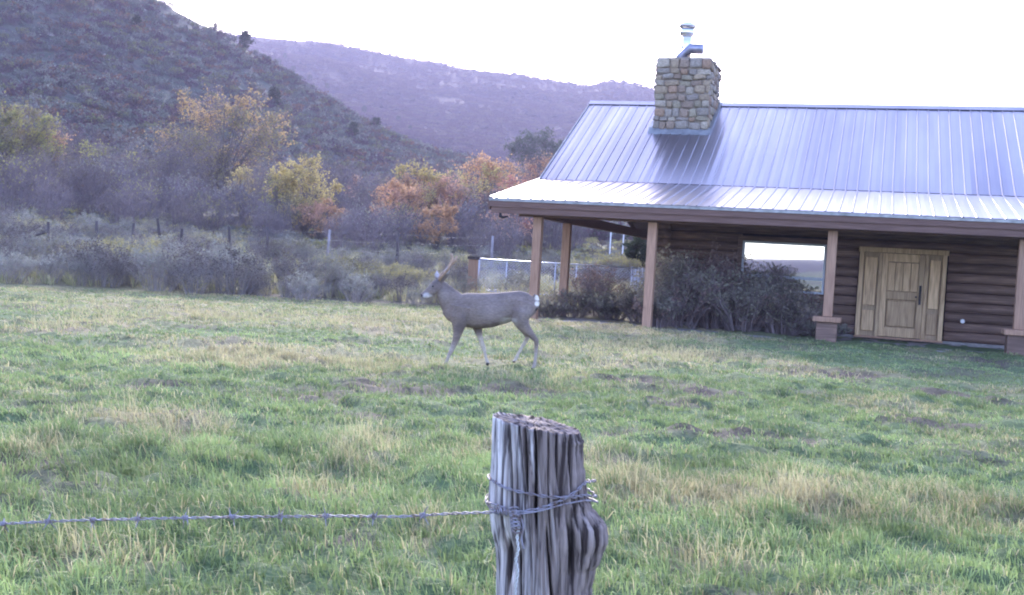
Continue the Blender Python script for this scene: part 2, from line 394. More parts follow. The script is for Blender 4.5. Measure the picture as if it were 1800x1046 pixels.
# porch posts on low piers
def post(s, d, ztop, pier=True, w_=.205):
    z0 = .58 if pier else .03
    p = MB().box(-w_/2, w_/2, -w_/2, w_/2, z0+.001, ztop).build('porch_post', m_post, cabin, bevel=.008, loc=(s, d, 0))
    if pier:
        q = MB().box(-.22, .22, -.22, .22, -.1, .46).build('pier', m_log, cabin, bevel=.01, loc=(s, d, 0))
        c = MB().box(-.30, .30, -.29, .29, .462, .575).build('pier_cap', m_post, q, bevel=.01)
for s in (1.09, 3.86, 7.88, 11.77, 15.7): post(s, .45, ZE-.40, s > 4)
post(1.09, WALL, ZE-.42, False); post(1.09, D3-3, ZE-.42, False)
# window
def win(s0, s1, z0, z1, rail=True):
    y = WD0-.10
    fr = MB().box(s0, s1, y, y+.14, z1-.05, z1).box(s0, s1, y, y+.14, z0, z0+.05).box(s0, s0+.05, y, y+.14, z0+.051, z1-.051).box(s1-.05, s1, y, y+.14, z0+.051, z1-.051).build('window_frame', m_frame, cabin)
    zr = z0+.33
    if rail: MB().box(s0+.051, s1-.051, y+.01, y+.12, zr, zr+.07).build('rail', m_frame, fr)
    if rail: MB().box((s0+s1)/2-.03, (s0+s1)/2+.03, y+.02, y+.11, z0+.051, zr-.001).build('mullion', m_frame, fr)
    gl = bpy.data.materials.new('coated_window_glass'); gl.use_nodes = True; g = gl.node_tree.nodes['Principled BSDF']
    g.inputs['Base Color'].default_value = (.93, .95, .80, 1); g.inputs['Metallic'].default_value = 1; g.inputs['Roughness'].default_value = .02
    g2 = gl.node_tree.nodes.new('ShaderNodeBsdfPrincipled'); g2.inputs['Base Color'].default_value = (.02, .02, .025, 1); g2.inputs['Roughness'].default_value = .05
    mx = gl.node_tree.nodes.new('ShaderNodeMixShader'); mx.inputs[0].default_value = .93
    gl.node_tree.links.new(g2.outputs[0], mx.inputs[1]); gl.node_tree.links.new(g.outputs[0], mx.inputs[2]); gl.node_tree.links.new(mx.outputs[0], gl.node_tree.nodes['Material Output'].inputs[0])
    for a, c in (((zr+.071, z1-.051), 0), ((z0+.051, zr-.001), 1)):
        if c == 0: MB().box(s0+.051, s1-.051, y+.06, y+.072, *a).build('pane', gl, fr)
        else:
            mid = (s0+s1)/2
            MB().box(s0+.051, mid-.031, y+.06, y+.072, *a).build('pane', gl, fr); MB().box(mid+.031, s1-.051, y+.06, y+.072, *a).build('pane', gl, fr)
    c = MB().box(s0-.12, s1+.12, y-.03, y+.02, z1+.005, z1+.12).box(s0-.12, s0-.005, y-.03, y+.02, z0-.1, z1+.004).box(s1+.005, s1+.12, y-.03, y+.02, z0-.1, z1+.004).build('window_casing', m_log, cabin)
    MB().box(s0-.15, s1+.15, y-.07, y+.02, z0-.16, z0-.102).build('window_sill', m_log, cabin)
win(5.63, 7.65, 1.02, 2.24); win(12.95, 14.35, 1.05, 2.15)
# entrance: frame, side panels, door
y = WD0-.14; s0, s1, zt = 8.44, 10.42, 2.12
MB().box(s0, s0+.10, y-.03, y+.2, .10, zt).build('door_frame', m_door, cabin, bevel=.005)
MB().box(s1-.10, s1, y-.03, y+.2, .10, zt).build('door_frame', m_door, cabin, bevel=.005)
MB().box(s0-.03, s1+.03, y-.04, y+.2, zt+.002, zt+.12).build('door_frame', m_door, cabin, bevel=.005)
MB().box(s0+.45, s0+.53, y-.02, y+.2, .10, zt-.002).build('door_frame', m_door, cabin, bevel=.005)
MB().box(s1-.48, s1-.40, y-.02, y+.2, .10, zt-.002).build('door_frame', m_door, cabin, bevel=.005)
m_doorgap0 = mat('panel_gap_shade', vary((.38, .28, .17)), scale=4, stretch=(9, 9, .7))  # darker pine behind the side panels: gap shade put into the colour
for a, c in ((s0+.102, s0+.448), (s1-.398, s1-.102)):
    sp = MB().box(a, c, y+.07, y+.11, .10, zt-.002).build('side_panel', m_doorgap0, cabin)
    for z0, z1 in ((.22, .72), (.84, 2.0)):
        MB().box(a+.03, c-.03, y+.02, y+.069, z0, z1).build('raised_panel', m_door, sp, bevel=.01)
da, dc = s0+.532, s1-.482
m_doorgap = mat('door_gap_shade', vary((.36, .26, .155)), scale=4, stretch=(9, 9, .7))  # door backing coloured darker in place of shadow in the plank gaps
door = MB().box(da, dc, y+.06, y+.095, .11, zt-.004).build('door', m_doorgap, cabin)
for x0_, x1_, z0, z1 in [(da+.005, da+.13, .115, zt-.01), (dc-.13, dc-.005, .115, zt-.01), (da+.132, dc-.132, .115, .33), (da+.132, dc-.132, 1.02, 1.20), (da+.132, dc-.132, 1.92, zt-.01)]:
    MB().box(x0_, x1_, y-.012, y+.0585, z0, z1).build('door_stile', m_door, door, bevel=.004)
for i in range(4):
    ww = (dc-da-.264)/4
    MB().box(da+.14+i*ww, da+.125+(i+1)*ww, y+.020, y+.0585, 1.225, 1.895).build('plank', m_door, door, bevel=.004)
MB().box(da+.165, dc-.165, y+.010, y+.0585, .365, .985).build('raised_panel', m_door, door, bevel=.015)
MB().box(dc-.10, dc-.045, y-.026, y-.006, .92, 1.38).tube([(dc-.072, y-.01, 1.30), (dc-.072, y-.06, 1.25), (dc-.072, y-.065, 1.10), (dc-.072, y-.01, 1.02)], .013, 8).build('door_handle', m_black, door, bevel=0)
MB().tube([(dc-.16, y+.02, 1.10), (dc-.16, y-.03, 1.10)], .025, 10).build('deadbolt', m_black, door)
MB().box(s0-.02, s1+.02, y-.12, y+.1, .062, .099).build('threshold', m_post, cabin)
# small white fixture low on the wall
MB().tube([(10.85, WD0-.13, .60), (10.85, WD0-.20, .60)], [.055, .045], 12).build('outdoor_socket', m_white, cabin, smooth=False)

# ------------------------------------------------------------------ chimney
CX0, CX1, CD0, CD1, CZ = 2.38, 3.98, 7.1, 9.0, 7.48
m_mortar = mat('mortar', vary((.29, .245, .19)), scale=12, rough=.95, bump=.01, bscale=25)
def stone_mat(n, c):
    c = tuple(x*.48+y*.52 for x, y in zip(c, (.33, .26, .18))); return mat('chimney_stone_'+n, [(.25, tuple(x*.65 for x in c)), (.5, c), (.75, tuple(min(1, x*1.35) for x in c))], scale=6, rough=.9, bump=.012, bscale=12, rnd=.15)
stones = [stone_mat(n, c) for n, c in (('buff', (.40, .31, .20)), ('grey', (.29, .28, .26)), ('brown', (.25, .18, .14)), ('rust', (.36, .21, .13)), ('pale', (.48, .43, .34)), ('slate', (.19, .19, .20)), ('olive', (.26, .25, .17)))]
chim = MB().box(CX0+.04, CX1-.04, CD0+.04, CD1-.04, 4.6, CZ-.1).build('chimney', m_mortar, cabin)
def stone(mesh_seed):
    r = random.Random(mesh_seed); n = 8
    pts = []
    for k in range(n):
        a = 2*PI*(k+.5)/n; sx = math.copysign(abs(math.cos(a))**.45, math.cos(a)); sz = math.copysign(abs(math.sin(a))**.45, math.sin(a))
        pts.append((sx*.5*r.uniform(.84, 1.0), sz*.5*r.uniform(.82, 1.0)))
    v = [(x, 0, z) for x, z in pts]+[(x*1.0, -.7, z*1.0) for x, z in pts]+[(x*.72+r.uniform(-.03, .03), -1-r.uniform(0, .25), z*.72+r.uniform(-.03, .03)) for x, z in pts]+[(r.uniform(-.1, .1), -1.15, r.uniform(-.1, .1))]
    f = [(k, (k+1) % n, n+(k+1) % n, n+k) for k in range(n)]+[(n+k, n+(k+1) % n, 2*n+(k+1) % n, 2*n+k) for k in range(n)]+[(2*n+k, 2*n+(k+1) % n, 3*n) for k in range(n)]
    return MB().add(v, f).mesh('stone', None)
base_st = [stone(i) for i in range(6)]; st_mesh = []
for m in stones:
    row = []
    for me in base_st:
        c = me.copy(); c.materials.append(m); row.append(c)
    st_mesh.append(row)
def stone_face(origin, along, out_, W, z0f, z1):
    z = z0f(0); rs = random
    while z < z1-.06:
        h = min(rs.uniform(.12, .26), z1-z)
        if z1-(z+h) < .09: h = z1-z
        u = 0
        while u < W-.03:
            ww = min(rs.uniform(.16, .42), W-u)
            if W-(u+ww) < .13: ww = W-u
            if z+h > z0f(u+ww/2)-.05:
                me = rs.choice(rs.choices(st_mesh, weights=[4, 3, 3, 2, 2, 2, 2])[0])
                o = mobj('stone', me, chim); c = Vector(origin)+Vector(along)*(u+ww/2)
                o.location = (c.x, c.y, z+h/2+rs.uniform(-.03, .03))
                o.rotation_euler = (rs.uniform(-.02, .02), rs.uniform(-.16, .16), math.atan2(along[1], along[0]))
                o.scale = ((ww-.004)*rs.uniform(1.0, 1.12), rs.uniform(.045, .09), (h-.004)*rs.uniform(1.02, 1.22))
            u += ww
        z += h
rz = lambda d: float(deckz(d))
stone_face((CX0, CD0+.05, 0), (1, 0, 0), 0, CX1-CX0, lambda u: rz(CD0)+.10, CZ)
stone_face((CX1-.05, CD0, 0), (0, 1, 0), 0, CD1-CD0, lambda u: rz(CD0+u)+.0, CZ)
stone_face((CX0+.05, CD1, 0), (0, -1, 0), 0, CD1-CD0, lambda u: rz(CD1-u)+.0, CZ)
stone_face((CX1, CD1-.05, 0), (-1, 0, 0), 0, CX1-CX0, lambda u: rz(CD1)+.0, CZ)
b = MB().box(CX0+.02, CX1-.02, CD0+.02, CD1-.02, CZ-.03, CZ+.045); b.build('chimney_crown', m_mortar, chim, bevel=.02)
zf = rz(CD0)
MB().prism([(CX0-.10, CD0-.16, zf-.075), (CX0-.10, CD0+.03, zf+.16), (CX0-.10, CD0+.04, zf+.12), (CX0-.10, CD0+.04, zf)], (CX1-CX0+.2, 0, 0)).build('flashing', m_trimmetal, chim)
for xx in (CX0-.10, CX1+.015):
    MB().prism([(xx, CD0, zf+.02), (xx, CD1, rz(CD1)+.02), (xx, CD1, rz(CD1)+.12), (xx, CD0, zf+.14)], (.085, 0, 0)).build('flashing', m_trimmetal, chim)
m_flue = mat('shiny_flue', vary((.75, .75, .76), .95, 1.05), rough=.22, metal=1)
m_flued = mat('weathered_pipe', vary((.28, .28, .34)), rough=.4, metal=.8)
fx, fy = 3.14, 7.9
flue = MB().tube([(fx-.06, fy, CZ+.02), (fx-.06, fy, CZ+.98)], .15, 16).build('flue_pipe', m_flue, chim, smooth=True)
MB().tube([(fx-.20, fy-.32, CZ+.02), (fx-.16, fy-.32, CZ+.14), (fx-.02, fy-.32, CZ+.28), (fx+.12, fy-.32, CZ+.38), (fx+.48, fy-.32, CZ+.37), (fx+.50, fy-.32, CZ+.37)], [.13, .13, .125, .15, .15, .12], 16).build('vent_elbow', m_flued, chim, smooth=True)
MB().tube([(fx-.06, fy, CZ+.80), (fx-.06, fy, CZ+.84), (fx-.06, fy, CZ+1.02), (fx-.06, fy, CZ+1.03)], [.16, .21, .21, .16], 18).tube([(fx-.06, fy, CZ+1.07), (fx-.06, fy, CZ+1.16), (fx-.06, fy, CZ+1.23)], [.25, .24, .05], 18).build('flue_cap', m_flue, chim, smooth=True)

# ------------------------------------------------------------------ plants
m_twig_sage = mat('sage_twig', [(.3, (.20, .175, .165)), (.7, (.33, .295, .28))], scale=3, rough=.9, rnd=.2)
m_leaf_sage = mat('sage_leaf', [(.3, (.17, .175, .14)), (.7, (.33, .335, .27))], scale=3, rough=.9, rnd=.4, trans=.2)
m_leaf_rabbit = mat('rabbitbrush_leaf', [(.3, (.28, .26, .11)), (.7, (.46, .42, .19))], scale=3, rough=.9, rnd=.2, trans=.25)
m_twig_bare = mat('bare_purple_twig', [(.3, (.135, .11, .115)), (.7, (.25, .205, .21))], scale=2, rough=.9, rnd=.25)
m_leaf_brown = mat('withered_brown_leaf', [(.3, (.14, .125, .09)), (.7, (.26, .22, .16))], scale=2, rough=.9, rnd=.25, trans=.2)
m_bark = mat('grey_bark', [(.3, (.10, .085, .08)), (.7, (.20, .175, .16))], scale=4, stretch=(3, 3, .6), rough=.95, bump=.01, rnd=.1)
def leafm(n, a, b): return mat(n, [(.3, a), (.7, b)], scale=.9, scale2=4, rough=.85, rnd=.12, trans=.35)
m_yel = leafm('yellow_leaf', (.38, .31, .12), (.58, .48, .20))
m_org = leafm('orange_leaf', (.40, .24, .13), (.58, .37, .21))
m_ylg = leafm('yellow_green_leaf', (.25, .25, .08), (.42, .40, .14))
m_farg = leafm('dull_green_leaf', (.075, .095, .060), (.12, .145, .09))
m_olive = leafm('olive_brown_leaf', (.19, .17, .085), (.32, .28, .14))
m_gold = leafm('dull_gold_leaf', (.34, .24, .10), (.52, .37, .17))
m_red = leafm('red_leaf', (.32, .15, .11), (.44, .22, .16))
m_peach = leafm('peach_leaf', (.46, .27, .18), (.64, .40, .27))
m_juni = leafm('dark_juniper_needles', (.028, .042, .026), (.06, .08, .045))
m_rose = leafm('dark_green_leaf', (.16, .155, .115), (.31, .295, .225))
m_rosered = leafm('dull_red_leaf', (.20, .145, .13), (.31, .22, .19))

def seg_quads(P0, P1, w0, w1):
    """flat tapered strips, random roll"""
    n = len(P0); d = P1-P0; L = np.linalg.norm(d, axis=1, keepdims=True)+1e-9; d = d/L
    r = rng.normal(size=(n, 3)); s = np.cross(d, r); s /= np.linalg.norm(s, axis=1, keepdims=True)+1e-9
    w0 = np.broadcast_to(np.asarray(w0, float).reshape(-1, 1), (n, 1)); w1 = np.broadcast_to(np.asarray(w1, float).reshape(-1, 1), (n, 1))
    V = np.stack([P0-s*w0, P0+s*w0, P1+s*w1, P1-s*w1], 1).reshape(-1, 3)
    return V, np.arange(4*n).reshape(n, 4)
def leaf_quads(C, size, flat=0):
    n = len(C); a = rng.normal(size=(n, 3)); a /= np.linalg.norm(a, axis=1, keepdims=True)
    b = rng.normal(size=(n, 3)); b = np.cross(a, b); b /= np.linalg.norm(b, axis=1, keepdims=True)
    s = size*rng.uniform(.6, 1.3, (n, 1))
    V = np.stack([C-a*s, C+b*s*.55, C+a*s, C-b*s*.55], 1).reshape(-1, 3)
    return V, np.arange(4*n).reshape(n, 4)
def shrub_mesh(name, mats, H, W, nst=40, sub=3, twig=6, nleaf=0, leaf=.02, wst=.008, lean=1.0, top_leaf=.5, lmix=None):
    """stems fan out from the base, fork twice, leaves near the ends. mats = [twig, leaf, (leaf2)]"""
    ang = rng.uniform(0, 2*PI, nst); rad = np.sqrt(rng.uniform(0, 1, nst))
    rootr = W*.16
    P0 = np.stack([np.cos(ang)*rootr*rad, np.sin(ang)*rootr*rad, np.full(nst, -.03)], 1)
    lobes = 1+.18*np.sin(ang*3+rng.uniform(0, 6))+.10*np.sin(ang*5+rng.uniform(0, 6))
    hz = H*(1-.45*rad**2*lean)*rng.uniform(.72, 1.05, nst)
    P1 = np.stack([np.cos(ang)*W*.5*rad*lobes, np.sin(ang)*W*.5*rad*lobes, hz*.92], 1)
    mid = P0*.5+P1*.5; mid[:, 2] += hz*.06; mid[:, :2] *= .86
    VS, QS, MI = [], [], []
    def addq(V, Q, mi):
        n0 = sum(len(v) for v in VS); VS.append(V); QS.append(Q+n0); MI.append(np.full(len(Q), mi))
    addq(*seg_quads(P0, mid, wst, wst*.75), 0); addq(*seg_quads(mid, P1, wst*.75, wst*.35), 0)
    ends = [P1]
    T0 = []; T1 = []
    for k in range(sub):
        t = rng.uniform(.25, .95, (nst, 1)); st = mid+(P1-mid)*t; st[:nst//3] = (P0+(mid-P0)*t)[:nst//3]
        d = rng.normal(size=(nst, 3)); d[:, 2] = np.abs(d[:, 2])*.9+.35; d /= np.linalg.norm(d, axis=1, keepdims=True)
        en = st+d*H*rng.uniform(.14, .32, (nst, 1)); T0.append(st); T1.append(en)
    T0 = np.concatenate(T0); T1 = np.concatenate(T1); addq(*seg_quads(T0, T1, wst*.5, wst*.25), 0)
    A0 = np.concatenate([T0, mid]); A1 = np.concatenate([T1, P1])
    if twig:
        A = np.repeat(np.arange(len(A0)), twig); t = rng.uniform(.2, 1, (len(A), 1)); st = A0[A]+(A1[A]-A0[A])*t
        d = rng.normal(size=(len(A), 3)); d[:, 2] = np.abs(d[:, 2])*.8+.3; d /= np.linalg.norm(d, axis=1, keepdims=True)
        en = st+d*H*rng.uniform(.06, .16, (len(A), 1)); addq(*seg_quads(st, en, wst*.28, wst*.16), 0)
        B0, B1 = st, en
    else: B0, B1 = A0, A1
    if nleaf:
        zz = B1[:, 2]/H; p = np.clip(np.clip(zz-.15, 0, None)**(1+top_leaf*2), .02, None)*rng.uniform(.2, 1, len(B1)); p /= p.sum()
        I = rng.choice(len(B1), nleaf, p=p); C = B0[I]+(B1[I]-B0[I])*rng.uniform(.3, 1.1, (nleaf, 1))+rng.normal(size=(nleaf, 3))*H*.015
        V, Q = leaf_quads(C, leaf); n0 = sum(len(v) for v in VS); VS.append(V); QS.append(Q+n0)
        if len(mats) > 2: mi = 1+(vnoise(C[:, 0]*2.3/H+5, C[:, 2]*2.3/H+C[:, 1]/H, 3) > (lmix or .5)).astype(int)
        else: mi = np.full(nleaf, 1)
        MI.append(mi)
    V = np.concatenate(VS)
    return raw_mesh(name, V, quads=np.concatenate(QS), mats=mats, midx=np.concatenate(MI))
def tree_meshes(H, W, mats, nleaf, leaf, seed=0, low=.22, ncl=60, cone=0):
    """several stems from the root fanning into an egg-shaped crown of twig and leaf clumps"""
    R = random.Random(seed); g = np.random.default_rng(seed+100); b = MB()
    n = ncl; th = g.uniform(0, 2*PI, n); u = g.uniform(0, 1, n); ph = g.uniform(-1, 1, n)
    rr = .35+.65*g.random(n)**.5; lob = 1+.16*np.sin(th*2+seed)+.10*np.sin(th*5+seed*2)
    zc = ph*rr; rad = np.sqrt(np.clip(1-ph**2, 0, 1))*rr
    rad = rad*(1-cone*(zc*.5+.5))
    cz = H*(low+(1-low)*.5*(zc+1)); c = np.stack([np.cos(th)*rad*W*.5*lob, np.sin(th)*rad*W*.5*lob, cz*(1+.06*np.sin(th*3+seed))], 1)
    c[:, 2] = np.minimum(c[:, 2], H*.97)
    stems = 4 if not cone else 1
    base = [Vector((math.cos(k*6.28/stems+seed)*H*.02, math.sin(k*6.28/stems+seed)*H*.02, -.25)) for k in range(stems)]
    for k in range(n):
        e = Vector(c[k]); p0 = base[k % stems]; f = R.uniform(.35, .6)
        m = Vector((e.x*f*.55, e.y*f*.55, max(e.z*f, H*.05))); m2 = (m+e)/2+Vector((0, 0, H*.03))
        r0 = H*.010*(1.2 if k < 10 else .55)
        b.tube([p0, m*.5+Vector((0, 0, H*.01)), m, m2, e], [r0, r0*.8, r0*.6, r0*.4, r0*.18], 5 if k < 10 else 4, caps=False)
    trunk = b.mesh('trunk', m_bark, smooth=True)
    cs_ = H*.105*g.uniform(.6, 1.3, n)
    k = g.integers(0, n, 20*n); d = g.normal(size=(len(k), 3)); st = c[k]+d*cs_[k][:, None]*.35*np.array([1.25, 1.25, .9])
    d2 = g.normal(size=(len(k), 3)); d2[:, 2] += .55; d2 /= np.linalg.norm(d2, axis=1, keepdims=True)
    en = st+d2*H*g.uniform(.04, .12, (len(k), 1)); VS, Q = seg_quads(st, en, H*.0022, H*.001)
    dens = (g.uniform(.1, 1, n)**1.3)[k]*(.35+c[k][:, 2]/H); p = dens/dens.sum()
    I = g.choice(len(en), nleaf, p=p); C = st[I]+(en[I]-st[I])*g.uniform(0, 1.15, (nleaf, 1))+g.normal(size=(nleaf, 3))*H*.014
    V2, Q2 = leaf_quads(C, leaf)
    mi = np.zeros(len(Q)+nleaf, int); mi[len(Q):] = 1
    if len(mats) > 2: mi[len(Q):] = 1+(g.random(n)[k][I]*.6+vnoise(C[:, 0]*3/H+seed, C[:, 2]*3/H+C[:, 1]/H, 5)*.5+(C[:, 2]/H)*.55 > .88)
    crown = raw_mesh('crown', np.concatenate([VS, V2]), quads=np.concatenate([Q, Q2+len(VS)]), mats=mats, midx=mi)
    return trunk, crown
def place(name, me, x, y, s=1, rz=None, label=None, cat='shrub', group=None, sz=None, sink=.05):
    o = mobj(name, me, None, (x, y, gz(x, y)-sink)); o.rotation_euler = (0, 0, random.uniform(0, 6.28) if rz is None else rz)
    o.scale = (s, s, s*(sz or 1)); tag(o, label, cat, group); return o
ORD = 'first second third fourth fifth sixth seventh eighth ninth tenth eleventh twelfth thirteenth fourteenth fifteenth sixteenth seventeenth eighteenth nineteenth twentieth'.split()
def ordinal(n):
    if n <= 20: return ORD[n-1]
    t = ['twenty', 'thirty', 'forty', 'fifty', 'sixty', 'seventy', 'eighty', 'ninety'][n//10-2]
    return t.replace('ty', 'tieth') if n % 10 == 0 else t+'-'+ORD[n % 10-1]
def name_in_order(objs, fmt):
    """objs: (px, object); label them by order from the left"""
    for i, (p, o) in enumerate(sorted(objs, key=lambda t: t[0])): o['label'] = fmt.format(ordinal(i+1))
def px_at(px, Y, hint=450):
    d = ray(px, hint); return d.x/d.y*Y, Y

# autumn trees and tall thickets at the foot of the hill
def autumn_tree(px, pytop, wpx, Y, mats, label, nleaf=3000, leaf=.13, seed=1, name='autumn_tree', hmin=None, cat='tree', group=None):
    x, y_ = px_at(px, Y, pytop); z = gz(x, y_); top = wp(px, pytop, Y).z; H = top-z; W = wpx/F*Y
    t, c = tree_meshes(H, W, mats, int(nleaf*2.3), leaf*.68, seed=seed, ncl=int(min(110, 30+W*8)))
    e = empty(name, (x, y_, z), 0, label, cat, group)
    mobj('trunk', t, e); mobj('crown', c, e); return e
TW = m_twig_bare
autumn_tree(398, 160, 205, 88, [TW, m_olive, m_gold], 'big rounded tree with thinning orange and yellow leaves on the hillside foot', 4200, .13, 1)
autumn_tree(25, 185, 150, 80, [TW, m_olive, m_ylg], 'olive yellow tree cut by the left edge of the picture', 4200, .13, 2)
autumn_tree(88, 215, 60, 84, [TW, m_olive, m_org], 'narrow tree with orange tips right of the olive tree', 900, .12, 3)
autumn_tree(543, 284, 118, 63, [TW, m_yel, m_yel], 'bright yellow bushy tree right of the big orange tree', 3000, .10, 4)
autumn_tree(430, 300, 60, 70, [TW, m_yel], 'small yellow tree below the big orange tree', 800, .10, 5)
autumn_tree(742, 288, 125, 67, [TW, m_org, m_yel], 'round orange tree in the middle of the thicket', 2600, .11, 6)
autumn_tree(866, 280, 125, 68, [TW, m_yel, m_org], 'pale yellow tree behind the porch roof corner', 2600, .11, 7)
autumn_tree(820, 325, 110, 70, [TW, m_org, m_red], 'deep orange tree left of the porch roof corner', 2200, .10, 8)
autumn_tree(945, 264, 70, 90, [TW, m_red, m_org], 'small red tree touching the steep roof edge', 1200, .11, 9)
autumn_tree(772, 362, 92, 58, [TW, m_org], 'low bright orange bush nearest the deer', 1500, .08, 10, name='autumn_bush', cat='bush')
autumn_tree(565, 352, 108, 60, [TW, m_peach, m_org], 'low peach coloured bush beside the pale fence post', 1600, .08, 11, name='autumn_bush', cat='bush')
autumn_tree(700, 318, 90, 62, [TW, m_peach, m_org], 'dusty pink bush in front of the round orange tree', 1500, .09, 31, name='autumn_bush', cat='bush')
autumn_tree(800, 292, 95, 66, [TW, m_yel, m_peach], 'straw coloured bush between the orange tree and the pale yellow tree', 1500, .09, 32, name='autumn_bush', cat='bush')
autumn_tree(905, 318, 80, 60, [TW, m_peach, m_red], 'rust pink bush partly behind the porch roof tip', 1200, .09, 33, name='autumn_bush', cat='bush')
autumn_tree(490, 300, 60, 64, [TW, m_ylg, m_yel], 'thin yellow green bush left of the bright yellow tree', 800, .09, 34, name='autumn_bush', cat='bush')
autumn_tree(655, 300, 90, 78, [TW, m_peach, m_leaf_brown], 'thin brownish pink tree between yellow and orange trees', 900, .10, 12)
autumn_tree(175, 250, 120, 82, [TW, m_leaf_brown, m_ylg], 'half bare olive brown tree left of the big orange tree', 900, .11, 13)
autumn_tree(285, 265, 100, 86, [TW, m_leaf_brown, m_ylg], 'half bare brown tree tucked against the big orange tree', 700, .11, 14)
autumn_tree(945, 232, 95, 200, [TW, m_farg], 'group of green cottonwoods on the far slope left of the roof', 2600, .28, 15, name='green_tree')
# leafless purple thickets
TWm = [shrub_mesh('bare_thicket', [m_twig_bare, lm], 4.0, 4.6, 60, 4, 7, 500, .055, .020, .9) for lm in (m_leaf_brown, m_leaf_brown, m_leaf_sage, m_ylg)]; rows = {}
GB = 'leafless purple grey thickets below the hillside'
for px, Y, s in [(-60,70,1),(10,62,.75),(60,66,.85),(110,72,1),(150,64,.8),(200,70,1),(245,64,.8),(290,72,1.1),(330,66,.75),(370,62,.6),(405,66,.8),(450,70,.9),(480,62,.6),(505,66,.7),(600,72,1),(620,62,.7),(650,66,.9),(690,70,.9),(690,58,.65),(730,62,.6),
                 (640,56,.6),(800,60,.6),(850,62,.75),(890,66,.85),(925,72,.9),(880,54,.6),(960,66,.8),(1000,72,.9),(1040,66,.9),(1090,70,.9),(840,50,.45),(470,54,.5),(600,52,.5),(1140,66,1),(-120,66,1),(530,78,1.1),(620,84,1.2),(700,92,1.2),(770,95,1.1),(480,90,1.1),(560,98,1.3),
                 (230,92,1.2),(130,95,1.2),(30,98,1.3),(330,100,1.2),(820,98,1.1),(900,100,1.1),(300,56,.45),(210,58,.5),(90,58,.5)]:
    if px < -20 or px > 1000: continue
    x, y_ = px_at(px+random.uniform(-6, 6), Y+random.uniform(-2, 2))
    o = place('bare_thicket', random.choice(TWm), x, y_, s*1.12*random.uniform(.85, 1.2), label='x', group=GB, cat='thicket')
    rows.setdefault('row beyond the fence' if Y < 60 else 'row among autumn trees' if Y < 75 else 'row below the hill', []).append((px, o))
for k, v in rows.items(): name_in_order(v, 'leafless purple grey thicket, {} from left in the '+k)
# sagebrush along the lawn edge
m_leaf_olive = mat('olive_sage_leaf', [(.3, (.17, .165, .085)), (.7, (.31, .295, .165))], scale=3, rough=.9, rnd=.35, trans=.2)
m_leaf_dusk = mat('dark_sage_leaf', [(.3, (.095, .085, .08)), (.7, (.19, .165, .15))], scale=3, rough=.9, rnd=.3, trans=.2)
SG = [shrub_mesh('sagebrush', [m_twig_sage, lm], 1.0, 1.35, 46, 3, 6, 1000, .021, .007, .7, .35) for lm in (m_leaf_sage, m_leaf_sage, m_leaf_olive, m_leaf_dusk, m_leaf_sage, m_leaf_dusk)]
RB = [shrub_mesh('rabbitbrush', [m_twig_sage, m_leaf_rabbit], .8, 1.2, 80, 3, 5, 1500, .02, .008, .5, .8) for _ in range(2)]
lab1 = 'grey violet sagebrush in the front row at the lawn edge'; lab2 = 'grey sagebrush in the brush flat behind the front row'
used = []
def pen_clear(x, y_):                      # keep the dog pen, cabin and the lawn free
    dx, dy = x-AX, y_-AY; s = dx*math.cos(TH)-dy*math.sin(TH); d = dx*math.sin(TH)+dy*math.cos(TH)
    if s > -.8 and -3 < d < D3+1: return False
    if -1.6 < x < 4.6 and 34 < y_ < 43: return False
    return True
fr = []
for k in range(60):
    px = -15+k*19+random.uniform(-11, 11)
    if px > 790: break
    Y = 29.8+random.uniform(-1.0, 2.2)+(1.2 if px > 560 else 0)
    x, y_ = px_at(px, Y)
    s = random.choice((.6, .8, .95, 1.15, 1.3))*random.uniform(.9, 1.1)*(1 if px < 600 else .7)
    o = place('sagebrush', random.choice(SG), x, y_, s, label=lab1, group='sagebrush along the lawn edge', cat='sagebrush')
    fr.append((px, o))
name_in_order(fr, 'bushy sagebrush at the lawn edge, {} of the front row from the left')
n = 0
bands = {}
while n < 210:
    px = random.uniform(-15, 1120); Y = 32+22*random.random()**1.1; x, y_ = px_at(px, Y)
    if not pen_clear(x, y_): continue
    if 560 < px < 780 and 33 < Y < 43 and random.random() < .72: continue
    o = place('sagebrush', random.choice(SG), x, y_, random.uniform(.55, 1.15), label=lab2, group='sagebrush on the brush flat', cat='sagebrush'); n += 1
    bands.setdefault('directly behind the front row' if Y < 34.5 else 'a little behind the front row' if Y < 38 else 'midway to the old fence' if Y < 42 else 'just short of the old fence' if Y < 47 else 'beyond the old fence line', []).append((px, o))
for k, v in bands.items(): name_in_order(v, 'bushy sagebrush '+k+', {} from the left')
rbs = []
for px, Y, s in [(135,32,1.25),(165,32.6,1.3),(200,33.2,1.35),(235,33.8,1.3),(262,34.5,1.2),(640,33.5,1.0),(680,35,1.0),(760,36,.9),(715,37,1.0),(185,36,1.2),(215,37,1.1),(250,38,1.2),(150,35,1.0),(270,41,1.1),(110,38,1),(300,43,.9),(350,33.5,.9),(430,35,.9),(610,37,1),(650,39,1),(700,41,.9),(740,38,.9),(505,37,.8),(1080,46,1.6),(1060,47,1.5),(1110,47,1.5),(640,34,.8),(590,41,1),(820,44,1)]:
    x, y_ = px_at(px, Y); o = place('rabbitbrush', random.choice(RB), x, y_, s, label='yellow green rabbitbrush among the grey sagebrush', group='rabbitbrush on the brush flat', cat='bush'); rbs.append((px, o))
name_in_order(rbs, 'yellow green rabbitbrush among the grey sagebrush, {} from the left')
